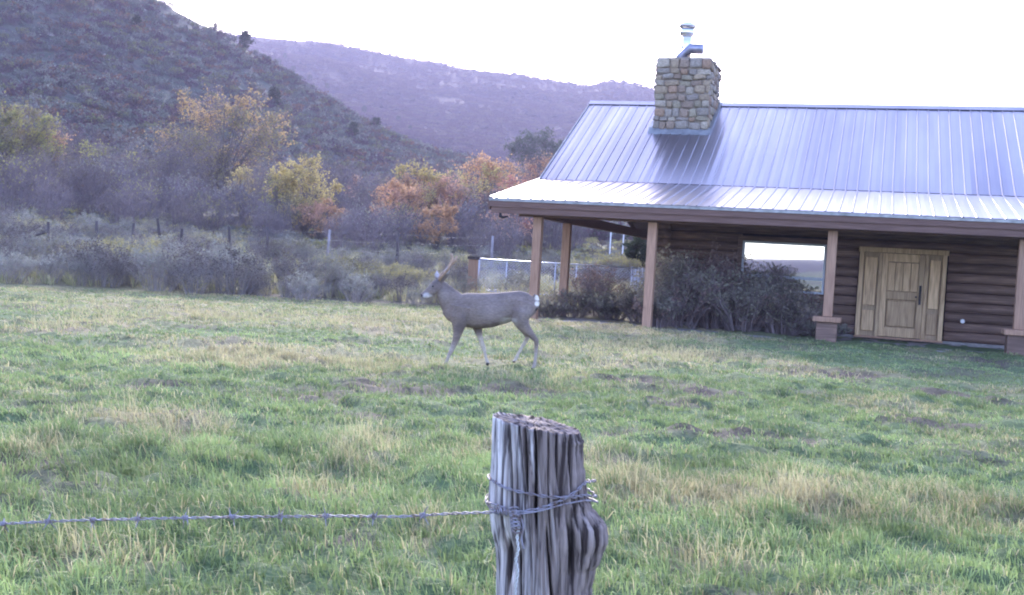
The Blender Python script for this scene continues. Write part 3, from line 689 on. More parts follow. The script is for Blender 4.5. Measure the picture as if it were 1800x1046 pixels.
# scrub on both hillsides: too many to count
def gn_scatter(name, protos, P, S, label, rots=None):
    me = bpy.data.meshes.new(name); me.vertices.add(len(P)); me.vertices.foreach_set('co', np.asarray(P, np.float32).ravel())
    at = me.attributes.new('sc', 'FLOAT_VECTOR', 'POINT'); at.data.foreach_set('vector', np.asarray(S, np.float32).ravel())
    ar = me.attributes.new('rz', 'FLOAT', 'POINT'); ar.data.foreach_set('value', rng.uniform(0, 6.28, len(P)).astype(np.float32))
    ai = me.attributes.new('ix', 'INT', 'POINT'); ai.data.foreach_set('value', rng.integers(0, len(protos), len(P)).astype(np.int32))
    o = mobj(name, me); tag(o, label, kind='stuff')
    ng = bpy.data.node_groups.new(name, 'GeometryNodeTree'); ng.interface.new_socket('Geometry', in_out='INPUT', socket_type='NodeSocketGeometry'); ng.interface.new_socket('Geometry', in_out='OUTPUT', socket_type='NodeSocketGeometry')
    N, L = ng.nodes, ng.links; gi = N.new('NodeGroupInput'); go = N.new('NodeGroupOutput')
    iop = N.new('GeometryNodeInstanceOnPoints'); g2i = N.new('GeometryNodeGeometryToInstance')
    for pm in reversed(protos):
        po = bpy.data.objects.new(pm.name, pm); oi = N.new('GeometryNodeObjectInfo'); oi.inputs['Object'].default_value = po; oi.inputs['As Instance'].default_value = True
        L.new(oi.outputs['Geometry'], g2i.inputs[0])
    L.new(gi.outputs[0], iop.inputs['Points'])
    L.new(g2i.outputs[0], iop.inputs['Instance']); iop.inputs['Pick Instance'].default_value = True
    def attr(n_, t):
        a = N.new('GeometryNodeInputNamedAttribute'); a.data_type = t; a.inputs['Name'].default_value = n_; return a.outputs['Attribute']
    L.new(attr('ix', 'INT'), iop.inputs['Instance Index']); L.new(attr('sc', 'FLOAT_VECTOR'), iop.inputs['Scale'])
    cx_ = N.new('ShaderNodeCombineXYZ'); L.new(attr('rz', 'FLOAT'), cx_.inputs[2]); L.new(cx_.outputs[0], iop.inputs['Rotation'])
    L.new(iop.outputs[0], go.inputs[0])
    md = o.modifiers.new('scatter', 'NODES'); md.node_group = ng
    return o
m_ht = mat('hill_twig', vary((.13, .10, .12)), rough=.95)
def hl(n, c): return mat(n, vary(c, .65, 1.4), scale=.2, scale2=1.5, rough=.95, trans=.15, coord='Object')
HS = [hl('hill_sage_leaf', (.165, .185, .15)), hl('hill_brown_leaf', (.175, .135, .105)), hl('hill_olive_leaf', (.22, .225, .11)), hl('hill_purple_leaf', (.115, .070, .092)), hl('hill_pale_leaf', (.26, .26, .21)), hl('hill_rust_leaf', (.24, .14, .085))]
def sm(lm): return shrub_mesh('scrub_clump', [m_ht, lm], 1.0, 1.8, 26, 2, 3, 260, .075, .02, .8, .3)
SM = [sm(HS[k]) for k in (0, 0, 1, 2, 3, 0, 4, 5)]; SF = [sm(HS[k]) for k in (3, 3, 3, 1, 3, 1)]
SL = [shrub_mesh('scrub_clump', [m_twig_bare, lm], 1.0, 1.8, 26, 2, 3, 260, .075, .02, .8, .3) for lm in (m_leaf_sage, m_leaf_sage, m_leaf_brown, m_ylg, m_leaf_rabbit)]
def hill_points(n, r0, r1, az0=-.62, az1=.62, pw=1.0, k0=.28, k1=.62):
    r = r0+(r1-r0)*rng.random(n)**pw; a = rng.uniform(az0, az1, n); x, y_ = r*np.sin(a), r*np.cos(a)
    keep = fbm(x/22, y_/22, 3, 61) > rng.uniform(k0, k1, n); x, y_ = x[keep], y_[keep]
    return np.stack([x, y_, ground_h(x, y_)-.1], 1)
P = hill_points(30000, 92, 290, k0=.2, k1=.58); s = rng.uniform(.5, 1.7, (len(P), 1)); gn_scatter('hillside_scrub', SM, P, s*np.array([[1, 1, 1]]), 'sagebrush and scrub covering the near hillside')
P = hill_points(36000, 290, 850, az1=.25, k0=.15, k1=.55); s = rng.uniform(1.2, 3.2, (len(P), 1))*(1-.25*sstep(650, 790, np.hypot(P[:, 0], P[:, 1])))[:, None]; gn_scatter('ridge_scrub', SF, P, s*np.array([[1, 1, .8]]), 'scrub oak covering the far ridge')
# undergrowth of the brush flat
P = hill_points(9000, 30, 92); keep = np.array([pen_clear(p[0], p[1]) for p in P]) & (np.hypot(P[:, 0], P[:, 1]) > 31); P = P[keep]; P[:, 2] += .05
gn_scatter('brush_undergrowth', SL, P, rng.uniform(.25, .6, (len(P), 1))*np.ones((1, 3)), 'low scrub and weeds between the sagebrush')
# dark junipers one can pick out on the slopes
tj, cj = [], []
for k in range(3):
    t_, c_ = tree_meshes(4.2, 3.0, [m_bark, m_juni], 2200, .15, seed=40+k, low=.05, cone=.55); tj.append(t_); cj.append(c_)
def juniper(px, py, s, label, group=None):
    q = gpt(px, py, 1200)
    if q is None: return
    e = empty('juniper_tree', (q[0], q[1], gz(*q)-.1), random.uniform(0, 6), label, 'tree', group); e.scale = (s, s, s*random.uniform(.85, 1.1))
    k = random.randrange(3); mobj('trunk', tj[k], e); mobj('crown', cj[k], e); return e
GJ = 'dark junipers dotted over the slopes'
JL = []
for px, py, s in [(640,200,1.5),(490,118,1.5),(515,132,1.6),(545,140,1.4),(430,92,1.4),(452,98,1.3),(378,54,.6),(500,110,1.3),(560,165,1.2),(480,190,1.2),(600,190,1.2),(620,240,1.1),(700,215,1.2),(240,60,.9),
                  (575,150,1.3),(660,230,1.1),(720,240,1.0)]:
    e = juniper(px, py, s*.72, 'x', GJ)
    if e: JL.append((px, e))
name_in_order(JL, 'dark juniper standing alone on the near hillside, {} from the left')
# pale rocks on the near hill
m_rock = mat('pale_rock', vary((.38, .35, .31)), scale=2, rough=.95, bump=.05, rnd=.1)
def rock_mesh(seed):
    bm = bmesh.new(); bmesh.ops.create_icosphere(bm, subdivisions=2, radius=.5); R = random.Random(seed)
    o = Vector((R.uniform(0, 9), R.uniform(0, 9), R.uniform(0, 9)))
    from mathutils import noise
    for v in bm.verts: v.co *= 1+.45*noise.noise(v.co*2.2+o); v.co.z *= .6
    me = bpy.data.meshes.new('rock'); bm.to_mesh(me); bm.free(); me.materials.append(m_rock); return me
RK = [rock_mesh(i) for i in range(3)]
RL = []
for px, py, s in [(88,55,2),(112,64,1.4),(190,97,2),(205,105,2.2),(222,115,1.8),(285,28,2.2),(300,32,2),(250,18,2.6),(225,12,2.4),(345,48,1.8),(355,52,1.6),(440,78,2.6),(448,90,2.4),(410,70,2),(232,236,1.2),(143,228,1.0),(180,90,1.6)]:
    q = gpt(px, py)
    if q: o = place('rock', random.choice(RK), q[0], q[1], s*.65, label='pale rock outcrop on the near hillside', group='pale rocks on the hillside', cat='rock', sink=.1); RL.append((px, o))
name_in_order(RL, 'pale rock outcrop on the near hillside, {} from the left')

# shrubs against the porch
def porch_bush(name, px, Y, H, W, mats, label, n=5200, leaf=.032, lmix=.5, nst=110):
    me = shrub_mesh(name, mats, H, W, nst, 4, 7, int(n*.95), leaf*1.2, .008, .75, -.35, lmix)
    x, y_ = px_at(px, Y, 500); return place(name, me, x, y_, 1, label=label, cat='shrub', sink=.03)
porch_bush('wild_rose_shrub', 1200, 27.6, 1.78, 2.3, [m_twig_bare, m_rose, m_rosered], 'tall grey brown rose shrub just right of the third porch post', lmix=.55)
porch_bush('wild_rose_shrub', 1310, 27.2, 1.55, 2.3, [m_twig_bare, m_rose, m_rosered], 'broad grey brown rose shrub below the left end of the window', lmix=.62)
porch_bush('wild_rose_shrub', 1258, 27.7, 1.85, 1.9, [m_twig_bare, m_rosered, m_rose], 'tall reddish brown rose shrub between two greyer ones')
porch_bush('wild_rose_shrub', 1362, 27.3, 1.72, .9, [m_twig_bare, m_rose], 'thin upright sprigs reaching in front of the window glass', 900)
porch_bush('wild_rose_shrub', 1385, 26.9, 1.15, 2.0, [m_twig_bare, m_rose, m_leaf_brown], 'low dark shrub under the window beside the pier', 3200)
porch_bush('wild_rose_shrub', 1135, 28.6, .95, 1.7, [m_twig_bare, m_rose, m_leaf_brown], 'low dark shrub at the foot of the third porch post', 3000)
porch_bush('wild_rose_shrub', 1160, 26.9, .92, 1.3, [m_twig_bare, m_rose, m_rosered], 'small dense rose shrub hiding the pier of the third porch post', 3200)
porch_bush('bare_rose_shrub', 1055, 30.5, 1.45, 2.0, [m_twig_bare, m_rosered, m_rose], 'open purple twigged shrub in front of the wire pen', 800)
porch_bush('bare_rose_shrub', 1010, 29.6, .75, 1.8, [m_twig_bare, m_rose, m_leaf_brown], 'knee high shrub behind the corner porch post', 1800)
porch_bush('bare_rose_shrub', 1080, 29.4, .70, 1.7, [m_twig_bare, m_rose], 'knee high green shrub right of the open purple shrub', 2200)
porch_bush('weedy_shrub', 960, 28.8, .5, 1.5, [m_twig_bare, m_rose], 'low green weeds round the corner porch post', 1500)
porch_bush('weedy_shrub', 1450, 26.3, .42, 1.5, [m_twig_bare, m_rose], 'low weeds at the foot of the window pier', 1200)
# dark juniper beside the back of the cabin, seen under the porch roof
e = autumn_tree(1165, 395, 110, 47, [m_bark, m_juni], 'dark evergreen showing under the porch roof behind the third post', 5200, .10, 21, name='evergreen_tree')

# ------------------------------------------------------------------ pasture fence in the brush
m_oldwood = mat('weathered_fence_wood', vary((.085, .07, .068)), scale=6, stretch=(3, 3, .5), rough=.95, rnd=.25)
m_palewood = mat('pale_bleached_wood', vary((.30, .27, .275)), scale=6, stretch=(3, 3, .5), rough=.9)
m_wire = mat('dull_wire', vary((.20, .20, .22)), rough=.5, metal=.6)
fence = empty('pasture_fence', (*px_at(300, 44), gz(*px_at(300, 44))), 0, 'old wire fence of thin wooden posts running through the brush', 'fence')
fo = Vector(fence.location); tops = []
for px, pt, lean, Yf in [(85,390,.02,40),(170,388,0,41),(235,392,.0,42),(277,384,.16,42),(320,402,-.04,42.5),(402,398,.12,43),(470,400,.03,43.5),(580,404,-.06,44),(700,408,.0,45),(866,415,.0,46)]:
    x, y_ = px_at(px, Yf, pt); z = gz(x, y_); top = wp(px, pt, Yf).z; r = .062
    p0 = Vector((x+lean*(top-z), y_, z-.1)); p1 = Vector((x, y_, top)); tops.append(p1)
    MB().tube([p0-fo, (p0+p1)/2-fo+Vector((.015, 0, 0)), p1-fo], [r, r*.9, r*.8], 7).build('post', m_palewood if px in (580, 866) else m_oldwood, fence, smooth=True)
MB().tube([wp(42, 420, 39.8)-fo, wp(84, 407, 40)-fo], [.045, .04], 6).build('brace', m_oldwood, fence)
for k, dz in enumerate((.08, .4, .75)):
    pts = []
    for i in range(len(tops)-1):
        a, c = tops[i]-Vector((0, 0, dz)), tops[i+1]-Vector((0, 0, dz)); pts += [a-fo, (a+c)/2-fo-Vector((0, 0, .06))]
    pts.append(tops[-1]-Vector((0, 0, dz))-fo); MB().tube(pts, .006, 4).build('wire', m_wire, fence)
for px, py0, py1, Yp, lab in [(1073, 406, 424, 66, 'short white post seen under the porch roof left of the dark tree'), (1096, 411, 418, 70, 'tiny white marker just right of the short white post')]:
    p1 = wp(px, py0, Yp); p0 = wp(px, py1, Yp); zz = gz(p0.x, p0.y)
    o = MB().tube([Vector((0, 0, max(-1.2, min(0, zz-p0.z)-.1))), (0, 0, 0), (0, 0, (p1.z-p0.z))], [.04, .04, .04], 8).build('marker_post', m_white, None, loc=p0); tag(o, lab, 'post')

# ------------------------------------------------------------------ chain-link pen
m_galv = mat('galvanised_pipe', vary((.55, .57, .64), .9, 1.1), rough=.35, metal=.6)
Yp = 38.0
pL = wp(843, 455, Yp); pR = wp(1112, 464, Yp); gzp = gz(pL.x, pL.y)
pen = empty('dog_pen', (pL.x, pL.y, gzp), 0, 'low chain link pen with pale pipe rails behind the corner post', 'pen')
po = Vector((pL.x, pL.y, gzp)); A = Vector((0, 0, 0)); zt = pL.z-gzp; B = Vector((pR.x-pL.x, 0, 0)); C_ = B+Vector((.9, 3.6, 0)); D_ = A+Vector((.9, 3.6, 0))
corners = [A, B, C_, D_]
def up_(p, z): return p+Vector((0, 0, z))
for i in range(4):
    a, c = corners[i], corners[(i+1) % 4]
    MB().tube([up_(a, zt), up_(c, zt)], .024, 8).build('top_rail', m_galv, pen, smooth=True)
    MB().tube([up_(a, .06), up_(c, .06)], .018, 6).build('bottom_rail', m_galv, pen, smooth=True)
    n = 2 if i % 2 == 0 else 1
    for k in range(n+(0)):
        p = a+(c-a)*(k/n); MB().tube([up_(p, -.1), up_(p, zt+.04)], .026, 8).build('upright', m_galv, pen, smooth=True)
    L_ = (c-a).length; d = (c-a).normalized(); mb = MB(); st = .11; k = -int(zt/st)
    V_ = []; F_ = []
    for sg in (1, -1):
        for q in range(-int(zt/st)-1, int(L_/st)+2):
            u0 = q*st; u1 = u0+zt
            if sg < 0: u0, u1 = u1, u0
            z0, z1 = .06, zt
            def clip(u, z, uu, zz):
                if u < 0: t = -u/(uu-u); return 0, z+(zz-z)*t
                if u > L_: t = (L_-u)/(uu-u); return L_, z+(zz-z)*t
                return u, z
            if max(u0, u1) <= 0 or min(u0, u1) >= L_: continue
            a0 = clip(u0, z0, u1, z1); a1 = clip(u1, z1, u0, z0)
            if abs(a0[0]-a1[0]) < .02: continue
            mb.tube([up_(a+d*a0[0], a0[1]), up_(a+d*a1[0], a1[1])], .0028, 3, caps=False)
    o = mb.build('chain_link_mesh', m_galv, pen); o['kind'] = 'stuff'
for px in (1118, 1124, 1131):
    p = wp(px, 466, Yp+1.2)-po; MB().tube([Vector((p.x, p.y, -.1)), Vector((p.x, p.y, zt+.02))], .024, 8).build('upright', m_galv, pen, smooth=True)
x, y_ = px_at(833, 37.4); zz = gz(x, y_); m_brown = m_post
o = MB().box(-.16, .16, -.12, .12, -.2, wp(833, 456, 37.4).z-zz).build('corner_post', m_post, None, bevel=.01, loc=(x, y_, zz)); o.name = 'wooden_post'
MB().box(-.20, .20, -.15, .15, wp(833, 456, 37.4).z-zz+.002, wp(833, 451, 37.4).z-zz).build('cap', m_oldwood, o)
tag(o, 'thick brown wooden post at the left end of the wire pen', 'post')

# ------------------------------------------------------------------ grass
m_grass = mat('grass_blade', vary((1, 1, 1), .8, 1.2), scale=6, rough=.75, attr=True, trans=.35, spec=.2)
def clumps(n, r0, r1, az, blades, hgt, wid, seedn, mode='lawn', centers=None, spread=.09):
    if centers is None:
        r = np.sqrt(rng.uniform(r0**2, r1**2, n)); a = rng.uniform(-az, az, n); cx_, cy_ = r*np.sin(a), r*np.cos(a)
    else: cx_, cy_ = centers; n = len(cx_); r = np.hypot(cx_, cy_)
    dry, soil = lawn_cols(cx_, cy_)
    if mode == 'lawn':
        keep = rng.random(n) > soil*.78
        dx, dy = cx_-AX, cy_-AY; s_ = dx*math.cos(TH)-dy*math.sin(TH); d_ = dx*math.sin(TH)+dy*math.cos(TH)
        keep &= ~((s_ > .8) & (d_ > .18) & (d_ < D3))
        cx_, cy_, dry, soil, r = cx_[keep], cy_[keep], dry[keep], soil[keep], r[keep]; n = len(cx_)
    I = np.repeat(np.arange(n), blades); m = len(I)
    ang = rng.uniform(0, 2*PI, m); rr = np.abs(rng.normal(0, 1, m))*spread*rng.uniform(.6, 1.5, n)[I]
    bx, by = cx_[I]+np.cos(ang)*rr, cy_[I]+np.sin(ang)*rr; bz = ground_h(bx, by)-.01
    lump = .55+.9*fbm(cx_*2.2, cy_*2.2, 3, 17)
    h = hgt*lump[I]*rng.uniform(.5, 1.25, m)*(1+.5*dry[I])
    h = h*(1-.72*np.exp(-((bx+.35)/1.1)**4-((by-14.6)/.55)**2))
    lean = np.clip(rng.normal(.55, .35, m)+rr*2.0, 0, 1.5)
    wind = 2.6+2*fbm(cx_*.6, cy_*.6, 2, 23)[I]
    la = np.where(rng.random(m) < .55, ang+rng.normal(0, .6, m), wind+rng.normal(0, .7, m))
    dx, dy = np.cos(la)*lean*h, np.sin(la)*lean*h
    sw = rng.uniform(0, 2*PI, m); sx, sy = np.cos(sw), np.sin(sw); wd = wid*rng.uniform(.6, 1.3, m)
    b = np.stack([bx, by, bz], 1); S = np.stack([sx*wd, sy*wd, np.zeros(m)], 1)
    mid = b+np.stack([dx*.32, dy*.32, h*.62], 1); tip = b+np.stack([dx, dy, h*(1-.28*np.minimum(lean, 1.3))], 1)
    V = np.stack([b-S, b+S, mid+S*.8, mid-S*.8, tip], 1).reshape(-1, 3)
    k = np.arange(m)[:, None]*5; Q = k+np.array([[0, 1, 2, 3]]); T = k+np.array([[3, 2, 4]])
    g1, g2 = np.array([.145, .205, .085]), np.array([.29, .375, .15]); t1, t2 = np.array([.36, .32, .17]), np.array([.52, .47, .28])
    u = rng.random((m, 1)); u2 = fbm(cx_*1.1+40, cy_*1.1, 3, 71)[I][:, None]
    g = g1+(g2-g1)*np.clip(u*.5+u2*1.2-.3, 0, 1); t = t1+(t2-t1)*u
    isdry = (rng.random(m) < np.clip(dry[I]*.85+.10, 0, 1))[:, None]
    c = np.where(isdry, t, g)*(1-.25*soil[I][:, None])*(.62+.76*fbm(cx_*.9+7, cy_*1.6, 4, 611))[I][:, None]
    return V, T, Q, np.repeat(c, 5, 0)
def grass_obj(name, parts, label):
    V, T, Q, C, n = [], [], [], [], 0
    for v, t, q, c in parts: V.append(v); T.append(t+n); Q.append(q+n); C.append(c); n += len(v)
    o = mobj(name, raw_mesh(name, np.concatenate(V), np.concatenate(T), np.concatenate(Q), [m_grass], col=np.concatenate(C))); tag(o, label, kind='stuff')
grass_obj('grass', [clumps(5200, 3.6, 8.5,   .62, 18, .088, .0030, 1), clumps(8000, 8.5, 15, .56, 15, .058, .0042, 2, spread=.10), clumps(14000, 15, 30.5, .54, 12, .043, .0075, 3, spread=.15)], 'short green and straw coloured grass of the lumpy lawn')
# taller seed stalks in the dry patches
cs = []
for (a, b_, rx, ry), dn in zip(DRY, [.9,.5,.35,.3,.9,.18,.2,.15,.12,.15,.25,.12,.25,.25,.3,.2,.15,.4,.3,.15]):
    n = int(min(900, PI*rx*ry*70*dn)); q = rng.normal(0, .55, (n, 2)); cs.append(np.stack([a+q[:, 0]*rx, b_+q[:, 1]*ry], 1))
cs = np.concatenate(cs); rr = np.hypot(cs[:, 0], cs[:, 1]); cs = cs[(rr > 3.5) & (rr < 29.5) & np.array([pen_clear(*p) for p in cs])]
near = np.hypot(cs[:, 0], cs[:, 1]) < 13
def dryc(c, b, h, w_): v, t, q, col = clumps(0, 0, 0, 0, b, h, w_, 0, 'x', (c[:, 0], c[:, 1]), .06); col = col*.4+np.array([.46, .42, .24])*.6; return v, t, q, col
grass_obj('dry_grass', [dryc(cs[near], 6, .20, .0019), dryc(cs[~near], 6, .13, .0042)], 'taller straw coloured seed grass in loose patches')
r = np.sqrt(rng.uniform(31.3**2, 62**2, 9000)); a = rng.uniform(-.56, .3, 9000); X, Y = r*np.sin(a), r*np.cos(a); k = np.array([(pen_clear(p, q) or q > 32) for p, q in zip(X, Y)]) & (fbm(X*.15, Y*.3, 3, 91) > .42)
grass_obj('meadow_grass', [dryc(np.stack([X[k], Y[k]], 1), 10, .34, .010)], 'bleached wild grass between the sagebrush clumps')

# ------------------------------------------------------------------ foreground fence post and barbed wire
PY = 2.7
pc = wp(944, 740, PY); pz0 = gz(pc.x, PY); PH = wp(944, 741, PY).z
fp = Vector((pc.x, PY, 0))
def build_fence_post():
    na, nz = 440, 260; zz = np.linspace(pz0-.25, PH, nz); a = np.linspace(0, 2*PI, na, endpoint=False)
    A, Z = np.meshgrid(a, zz)
    def px2(z, px): return None
    # left / right silhouette measured down the post
    hz = PH-zz
    prof_h = [0, .10, .17, .20, .235, .27, .30, .34, .40, .6, 1.4]
    lft = np.interp(hz, prof_h, [.106, .112, .120, .122, .121, .118, .112, .110, .112, .12, .13])
    rgt = np.interp(hz, prof_h, [.106, .110, .114, .126, .150, .152, .140, .120, .112, .12, .13])+.006*(fbm(hz*40, hz*0, 3, 555)-.5)*2
    ca = np.cos(A); R = np.where(ca > 0, rgt[:, None], lft[:, None]); base = .112
    R = base+(R-base)*np.abs(ca)**1.5
    warp = .012*(fbm(A*2.2, Z*5, 3, 7)-.5)*8
    u = (A+warp+.06*np.sin(Z*5))*base
    def wrapn(f, zs, o, sd):                                   # noise that closes round the post
        cxx, syy = np.cos(A+warp+.06*np.sin(Z*5))*base*f, np.sin(A+warp+.06*np.sin(Z*5))*base*f
        return fbm(cxx+Z*zs, syy+31.7-Z*zs*.6, o, sd)
    fr = wrapn(42, 1.6, 3, 201); fine = wrapn(150, 4, 3, 231); vf = wrapn(330, 7, 2, 241)
    ridge = np.abs(wrapn(60, 2.2, 3, 251)-.5)*2; ridge2 = np.abs(wrapn(120, 3.5, 2, 261)-.5)*2
    crack = sstep(.09, .0, ridge); crack2 = sstep(.10, .0, ridge2)
    r = R+(fr-.5)*.010+(fine-.5)*.0035+(vf-.5)*.0035-crack*.006-crack2*.003
    for ang, w_, dp, z0, z1 in [(4.02, .028, .045, -.1, .22), (4.40, .022, .034, -.1, .16), (4.62, .026, .038, -.1, .22), (4.92, .02, .02, .02, .30), (5.15, .03, .030, -.1, .12), (5.45, .022, .026, .04, .30), (3.62, .022, .022, .05, .24), (4.2, .03, .022, .30, .9), (4.85, .03, .026, .24, .8), (5.3, .05, .04, .23, .34), (5.72, .04, .035, .22, .7), (3.9, .03, .03, .28, .36)]:
        an = ang+.035*np.sin((PH-Z)*13+ang*3)+.03*(fbm(Z*14+ang, Z*0, 3, 281)-.5); hh = PH-Z
        r = r-dp*np.exp(-np.abs((((A-an+PI) % (2*PI))-PI)/w_)**1.4)*sstep(z1+.05, z1-.05, hh)*sstep(z0-.04, z0+.02, hh)
    # knot bulge on the right and scar on the left front
    r = r+.012*np.exp(-((A-5.9)/.35)**2-((PH-Z-.30)/.07)**2)-.012*np.exp(-((A-4.0)/.3)**2-((PH-Z-.30)/.045)**2)
    jag = (fbm(a*9, a*0+2, 3, 301)-.5)*.007-.004
    topz = np.zeros_like(Z); k = sstep(PH-.05, PH, Z); Z2 = Z+k*(jag[None, :]-.014*np.cos(A)*1.0)
    X = fp.x+r*np.cos(A)+.10*(PH-Z); Yv = PY+r*np.sin(A)
    V = np.stack([X, Yv, Z2], -1).reshape(-1, 3)
    idx = np.arange(nz*na).reshape(nz, na); nx = np.roll(idx, -1, 1)
    Q = np.stack([idx[:-1], nx[:-1], nx[1:], idx[1:]], -1).reshape(-1, 4)
    # top: rings inward, rough end grain
    rings = [V]; cur = idx[-1]; n0 = len(V); Qs = [Q]; cols = []
    expo = np.clip((fine*.5+fr*.6-.38)*3.4, 0, 1)
    pale = np.array([.66, .63, .60]); brown = np.array([.22, .18, .16]); dark = np.array([.03, .022, .022])
    side = np.clip(.5-.5*np.cos(A-.2), 0, 1)                       # bleached on the weather side
    bl = np.clip(-.10+expo*.75+(side-.66)*1.9*(.4+.9*wrapn(22, 5, 2, 277))-crack*.6-crack2*.4+.9*(wrapn(26, 3, 3, 271)-.55), 0, 1)[..., None]
    col = (brown+(pale-brown)*bl); chk = np.clip(np.maximum((R-r-.006)/.014, crack*.8), 0, 1)[..., None]; col = col*(1-.85*chk)+dark*.85*chk  # splits coloured dark: crack shade painted in with the wood's own dark tone
    scar = np.exp(-((A-4.0)/.25)**2-((PH-Z-.30)/.04)**2)[..., None]; col = col*(1-scar*.5)+brown*.5*scar
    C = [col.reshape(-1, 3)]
    for t in (.9, .7, .45, .2):
        zt = PH-.009+(fbm(a*14*t, a*0+t*9, 3, 311)-.5)*.012-.014*np.cos(a)*t
        xx = fp.x+(X[-1]-fp.x)*t; yy = PY+(Yv[-1]-PY)*t; rings.append(np.stack([xx, yy, zt], 1))
        new = n0+np.arange(na); Qs.append(np.stack([cur, np.roll(cur, -1), np.roll(new, -1), new], -1)); cur = new; n0 += na
        C.append(np.tile(brown*.9, (na, 1))*rng.uniform(.6, 1.4, (na, 1)))
    rings.append(np.array([[fp.x, PY, PH-.02]])); C.append(brown[None]); T = np.stack([cur, np.roll(cur, -1), np.full(na, n0)], -1)
    m = mat('weathered_cedar', [(.38, (.22, .20, .21)), (.48, (.85, .83, .84)), (.66, (1.45, 1.42, 1.42))], scale=70, stretch=(1, 1, .045), rough=.9, bump=.004, bscale=60, attr=True, spec=.15)
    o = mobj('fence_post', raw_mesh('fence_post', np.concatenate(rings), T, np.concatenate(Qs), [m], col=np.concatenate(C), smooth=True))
    tag(o, 'thick weathered grey wooden fence post split with deep cracks in the foreground', 'fence post')
build_fence_post()
m_barb = mat('galvanised_barbed_wire', [(.35, (.17, .12, .10)), (.5, (.26, .24, .27)), (.7, (.32, .31, .36))], scale=60, rough=.6, metal=.25)
def radius_at(z): return .122
def on_post(px, py, off=.004):
    """point on the post's skin under a photo pixel"""
    d = ray(px, py); o = Vector((0, 0, CH)); a = d.x**2+d.y**2
    hz = PH-(CH+d.z*(PY-.1)/d.y)
    R = float(np.interp(hz, [0, .1, .17, .22, .27, .4], [.108, .112, .118, .124, .132, .122]))+off; fx_ = fp.x+.10*hz
    b = -2*(d.x*fx_+d.y*PY); c = fx_**2+PY**2-R*R; disc = b*b-4*a*c
    t = (-b-math.sqrt(disc))/(2*a) if disc > 0 else -b/(2*a)
    p = o+d*t
    if disc <= 0:
        q = Vector((p.x-fx_, p.y-PY, 0)).normalized()*R; p = Vector((fx_+q.x, PY+q.y, p.z))
    return p
def resample(pts, step=.004):
    pts = [Vector(p) for p in pts]; out = []
    n = len(pts)
    for i in range(n-1):
        p0, p1, p2, p3 = pts[max(i-1, 0)], pts[i], pts[i+1], pts[min(i+2, n-1)]
        k = max(2, int((p2-p1).length/step))
        for j in range(k):
            t = j/k; out.append(.5*((2*p1)+(p2-p0)*t+(2*p0-5*p1+4*p2-p3)*t*t+(-p0+3*p1-3*p2+p3)*t**3))
    out.append(pts[-1]); return out
def twisted(pts, name, parent, off=.0023, r=.0017, pitch=.055, mt=None):
    P = resample(pts); b = MB()
    for ph in (0, PI):
        q = []; L = 0
        for i, p in enumerate(P):
            if i: L += (P[i]-P[i-1]).length
            t = (P[min(i+1, len(P)-1)]-P[max(i-1, 0)]).normalized(); u = t.cross(Vector((0, 1, .2))).normalized(); v = t.cross(u)
            a = 2*PI*L/pitch+ph; q.append(p+(u*math.cos(a)+v*math.sin(a))*off)
        b.tube(q, r, 6)
    return b.build(name, mt or m_barb, parent, smooth=True)
bw = empty('barbed_wire', on_post(905, 900), 0, 'twisted barbed wire running left and knotted round the foreground post', 'wire'); bo = Vector(bw.location)
Lw = [wp(-260, 934, 3.0), wp(-100, 926, 2.95), wp(0, 921, 2.9), wp(130, 915, 2.87), wp(250, 912, 2.84), wp(400, 909, 2.80), wp(500, 908, 2.77), wp(600, 907, 2.73), wp(700, 908, 2.69), wp(790, 903, 2.64), wp(858, 901, 2.60), on_post(880, 902), on_post(905, 903)]
twisted([p-bo for p in Lw], 'strand', bw)
def wrap(pxs, name='wrap', single=False, offs=.005):
    pts = [on_post(x, y, offs)-bo for x, y in pxs]
    if single: MB().tube(resample(pts), .0022, 6).build(name, m_barb, bw, smooth=True)
    else: twisted(pts, name, bw)
def behind(z0, z1, R=.128, n=9):
    """the hidden half of a loop, round the back of the post from right to left"""
    return [Vector((fp.x+.10*(PH-z0)+R*math.cos(t), PY+R*math.sin(t), z0+(z1-z0)*k/(n-1)))-bo for k, t in enumerate(np.linspace(.0, PI, n))]
zR1, zR2, zL1, zL2 = wp(1034, 845, PY).z, wp(1036, 876, PY).z, wp(860, 840, PY).z, wp(858, 888, PY).z
f1 = [on_post(x, y, .006)-bo for x, y in [(862, 842), (890, 858), (930, 868), (970, 874), (1005, 874), (1030, 871)]]
twisted(f1+behind(zR2+.004, zL1, .134)[:-1]+[f1[0]], 'wrap', bw, off=.0024)
f2 = [on_post(x, y, .007)-bo for x, y in [(880, 900), (910, 900), (950, 893), (985, 880), (1010, 866), (1028, 850)]]
twisted(f2+behind(zR1, zL2, .133)[:-1]+[on_post(862, 892, .007)-bo, f2[0]], 'wrap', bw, off=.0024)
f3 = [on_post(x, y, .011)-bo for x, y in [(912, 904), (950, 898), (990, 887), (1030, 880)]]
MB().tube(resample(f3+behind(zR2-.008, zL2-.01, .137)[:-1]+[on_post(862, 884, .011)-bo, on_post(890, 893, .012)-bo]), .0021, 6).build('wrap', m_barb, bw, smooth=True)
